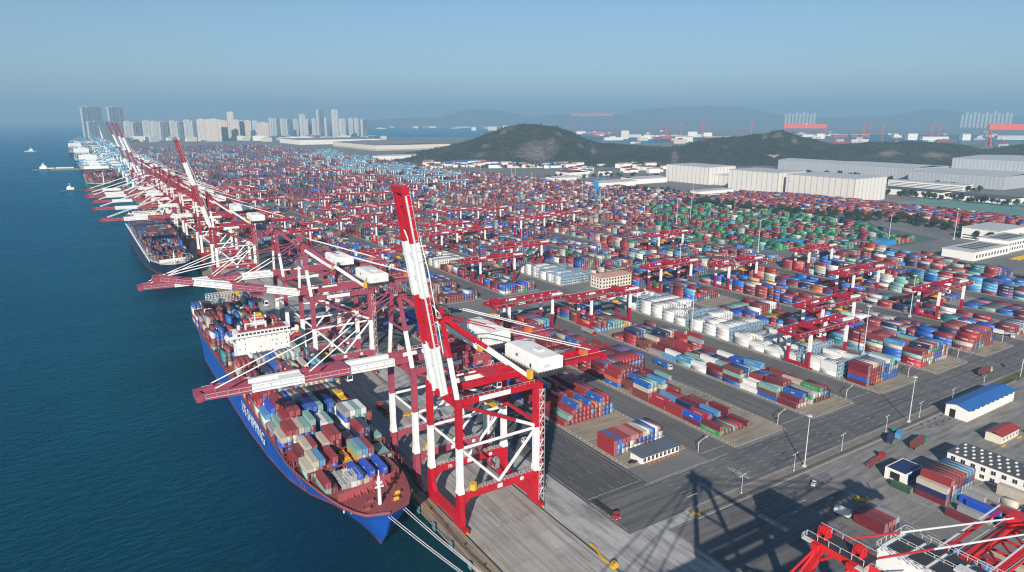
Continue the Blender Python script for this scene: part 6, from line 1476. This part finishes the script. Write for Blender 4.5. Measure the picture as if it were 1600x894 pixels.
# container on a parked trailer in the lower yard
solo_container(244.5, 136.2, .9, 6.06, 'white', 'pale short container with dark end mark behind the near crane apex', 'containers stacked in the yard', R(8))
tag(MB().box(-1.2,1.2,-3,3,.5,.88).tube((-1,-1.8,.45),(1,-1.8,.45),.45,0,10).tube((-1,1.8,.45),(1,1.8,.45),.45,0,10).build('trailer', M['dark'], None, (244.5,136.2,.008), R(8)), 'dark low trailer under the pale short container', 'trailer')
def car(x, y, rz, color, label):
    root = empty('parked_car', (x, y, .008), rz); tag(root, label, 'car')
    b_ = MB().hexa([(-.88,-2.2,.35),(.88,-2.2,.35),(.88,2.25,.35),(-.88,2.25,.35),(-.84,-2.15,.85),(.84,-2.15,.85),(.86,2.2,.95),(-.86,2.2,.95)]).hexa([(-.8,-1.1,.87),(.8,-1.1,.87),(.8,1.9,.94),(-.8,1.9,.94),(-.66,-.4,1.45),(.66,-.4,1.45),(.66,1.1,1.45),(-.66,1.1,1.45)]).build('body', M['paint'], root, color=color)
    MB().hexa([(-.7,-1.03,.92),(.7,-1.03,.92),(.7,-.98,.92),(-.7,-.98,.92),(-.6,-.47,1.4),(.6,-.47,1.4),(.6,-.42,1.4),(-.6,-.42,1.4)]).build('windscreen', M['glass'], root); MB().hexa([(-.7,1.8,.97),(.7,1.8,.97),(.7,1.87,.97),(-.7,1.87,.97),(-.6,1.12,1.4),(.6,1.12,1.4),(.6,1.19,1.4),(-.6,1.19,1.4)]).build('rear_window', M['glass'], root)
    for s_ in (-1,1): MB().hexa([(s_*.78-.03,-.8,.95),(s_*.78+.03,-.8,.95),(s_*.78+.03,1.5,.95),(s_*.78-.03,1.5,.95),(s_*.69-.03,-.35,1.38),(s_*.69+.03,-.35,1.38),(s_*.69+.03,1.0,1.38),(s_*.69-.03,1.0,1.38)]).build('side_window', M['glass'], root)
    wheels(root, [(s_*.8, yy) for s_ in (-1,1) for yy in (-1.4,1.4)], .33, .22)
car(256.6, 157.2, R(-68), (.75,.75,.75), 'white car driving on the shadowed lower road')
car(203.6, 214.2, R(80), (.02,.02,.022), 'black car parked at the seaward end of the gatehouse')
# odds and ends: spreaders on the apron, yellow quay gear, kiosks
for k, (x, y, rz, lab) in enumerate(((139.5, 318, 80, 'orange and yellow spreader lying on the apron under the pink crane'),(150.5, 432, 30, 'yellow spreader on the apron behind the tilted-boom crane, nearer the sea'),(155.5, 420, 40, 'yellow spreader on the apron behind the tilted-boom crane, landward of another'))):
    tag(link('container_spreader', spm, None, (x, y, .008), R(rz)), lab, 'spreader')
o = link('container_spreader', spm, None, (XC1+(6-(max(6,int(2*(wid1(bayc[1]-6)-.9)/2.53))-1)/2)*2.53, BOW1+bayc[1], ZS+CH)); tag(o, 'yellow frame with red fittings among the foremost boxes of the blue ship', 'spreader')
cb = MB(); last = Vector((147.2, 176, .3))
for k in range(1, 9):
    q = Vector((147.2-.25*k+.4*math.sin(k), 176-1.9*k, .3)); cb.bar(last, q, .7, .4); last = q
tag(cb.build('cable_guide', M['yellow']), 'yellow crane cable guide along the landside rail', 'cable guide')
tag(MB().box(-1.2,1.2,-1,1,0,1.6).box(-.9,.9,-.7,.7,1.6,2.2).build('cable_pit', M['yellow'], None, (145.8,160.6,.008)), 'yellow cable pit box on the landside rail', 'cable box')
tag(MB().tube((0,0,0),(0,0,.9),2.0,0,14,1.7).box(-.5,.5,-.5,.5,.9,1.6,1).build('traffic_island', [M['yellow'], M['roof_blue']], None, (196.6,169,.15)), 'round yellow traffic barrier at the seaward tip of the median', 'barrier')
ps = MB().tube((0,0,0),(0,0,6.5),.1,0,8).bar((0,0,6.4),(-6.5,0,6.4),.12,.12,0).box(-.5,.5,-.1,.1,.9,2.3,1)
tag(ps.build('camera_pole', [M['rail'], M['roof_blue']], None, (200.5,172,.15)), 'thin grey pole with long arm at the seaward tip of the median', 'pole')
sgn = MB().box(-1.2,-.9,-.1,.1,0,8.5,0).box(.9,1.2,-.1,.1,0,8.5,0).box(-2.2,2.2,-.15,.15,8.5,10.5,0)
tag(sgn.build('sign_frame', M['white'], None, (480.6,167.6,.15), R(20)), 'white twin-legged sign frame on the grass behind the blue-roofed shed', 'sign')
for k in range(8):
    tag(MB().tube((0,0,0),(0,0,.7),.45,0,8,.3).build('bollard', M['dark'], None, (358+(k%4)*6.5, 163.6-(k//4)*4.2, .006)), 'dark stub bollard on the paving below the second tall mast', 'bollard', 'stub bollards below the second mast')
tag(MB().box(-3,3,-.9,.9,0,.5).box(-2.6,-1.8,-.7,.7,.5,1.8).box(1.2,2.2,-.7,.7,.5,1.4).build('equipment_pallet', M['yellow'], None, (262.5,138.4,.008), R(-30)), 'yellow equipment rack between the low pile and the tall pile', 'equipment')
for k in range(20):
    tag(MB().box(-2.6,2.6,-1.1,1.1,.5,1.2).box(-2.6,-1,-1.1,1.1,1.2,3).build('yellow_tractor', M['yellow'], None, (885+(k%10)*6.5, 332+(k//10)*5, .008), R(90)), 'yellow yard tractor parked in rows beside the stepped depot', 'tractor', 'yellow tractors beside the depot')
tag(MB().box(-4,4,-1.2,1.2,.6,1.6).box(1.5,4,-1.2,1.2,1.6,3.2).build('fire_truck', M['red'], None, (389,124,.008), R(60)), 'red fire truck parked beside the red-roofed hut', 'truck')
bt = empty('blue_harbour_crane', (880, 1065, 0)); tag(bt, 'sky blue crane tower standing before the white sheds and the hill', 'crane')
MB().box(-6,6,-6,6,0,3).bar((-5,-5,3),(-2,-2,26),1.6,1.6).bar((5,-5,3),(2,-2,26),1.6,1.6).bar((-5,5,3),(-2,2,26),1.6,1.6).bar((5,5,3),(2,2,26),1.6,1.6).box(-3,3,-3,3,26,31).build('tower', M['roof_blue2'], bt)
MB().bar((-10,0,30),(20,-4,40),2.4,2.4,0,(0,0,1),1,1).bar((0,0,31),(2,0,42),1.6,1.6).bar((2,0,42),(18,-4,39.5),.4,.4).build('jib', M['roof_blue2'], bt); MB().box(-11,-7,-2.5,2.5,28,32).build('counterweight', M['roof_blue2'], bt)
# tugs and boats
def tug(x, y, rz, L_, label, hullc, cat='tugboat'):
    root = empty('tugboat' if cat == 'tugboat' else 'small_boat', (x, y, -4), rz); tag(root, label, cat)
    h = L_/2; b_ = L_*.16
    MB().prism([(-b_,-h*.6),(0,-h),(b_,-h*.6),(b_,h*.9),(-b_,h*.9)], -1, L_*.09, 0).build('hull', paint('boat_hull', hullc, .5), root)
    MB().box(-b_*.6,b_*.6,-h*.4,h*.25,L_*.09,L_*.2).build('deckhouse', M['white'], root); MB().box(-b_*.45,b_*.45,-h*.32,0,L_*.2,L_*.27).build('wheelhouse', M['white'], root); MB().tube((0,-h*.1,L_*.27),(0,-h*.1,L_*.42),L_*.012,0,6).build('mast', M['white'], root)
tug(3, 1838, R(-88), 44, 'dark-hulled tug with white wheelhouse near the green ship', (.02,.06,.10)); tug(-62, 2625, R(75), 60, 'larger dark tug leading the barge beyond the green ship', (.02,.06,.12)); tug(-138, 4160, R(90), 55, 'small white boat alone far out on the sea', (.5,.5,.5), 'boat')
bg_ = empty('cargo_barge', (-8, 2612, -4), R(75)); tag(bg_, 'low white cargo barge with tall bridge behind the larger tug', 'barge')
MB().prism([(-9,-50),(0,-62),(9,-50),(9,62),(-9,62)], -1, 6, 0).build('hull', paint('barge_hull', (.10,.10,.09), .5), bg_); MB().box(-6,6,-30,20,6,9.5).box(-5,5,24,44,6,8.5).build('cargo', M['wall_cream'], bg_); MB().box(-6,6,49,60,6,15).box(-4,4,51,57,15,21).build('bridge', M['wall_cream'], bg_)
bpy.context.view_layer.update()
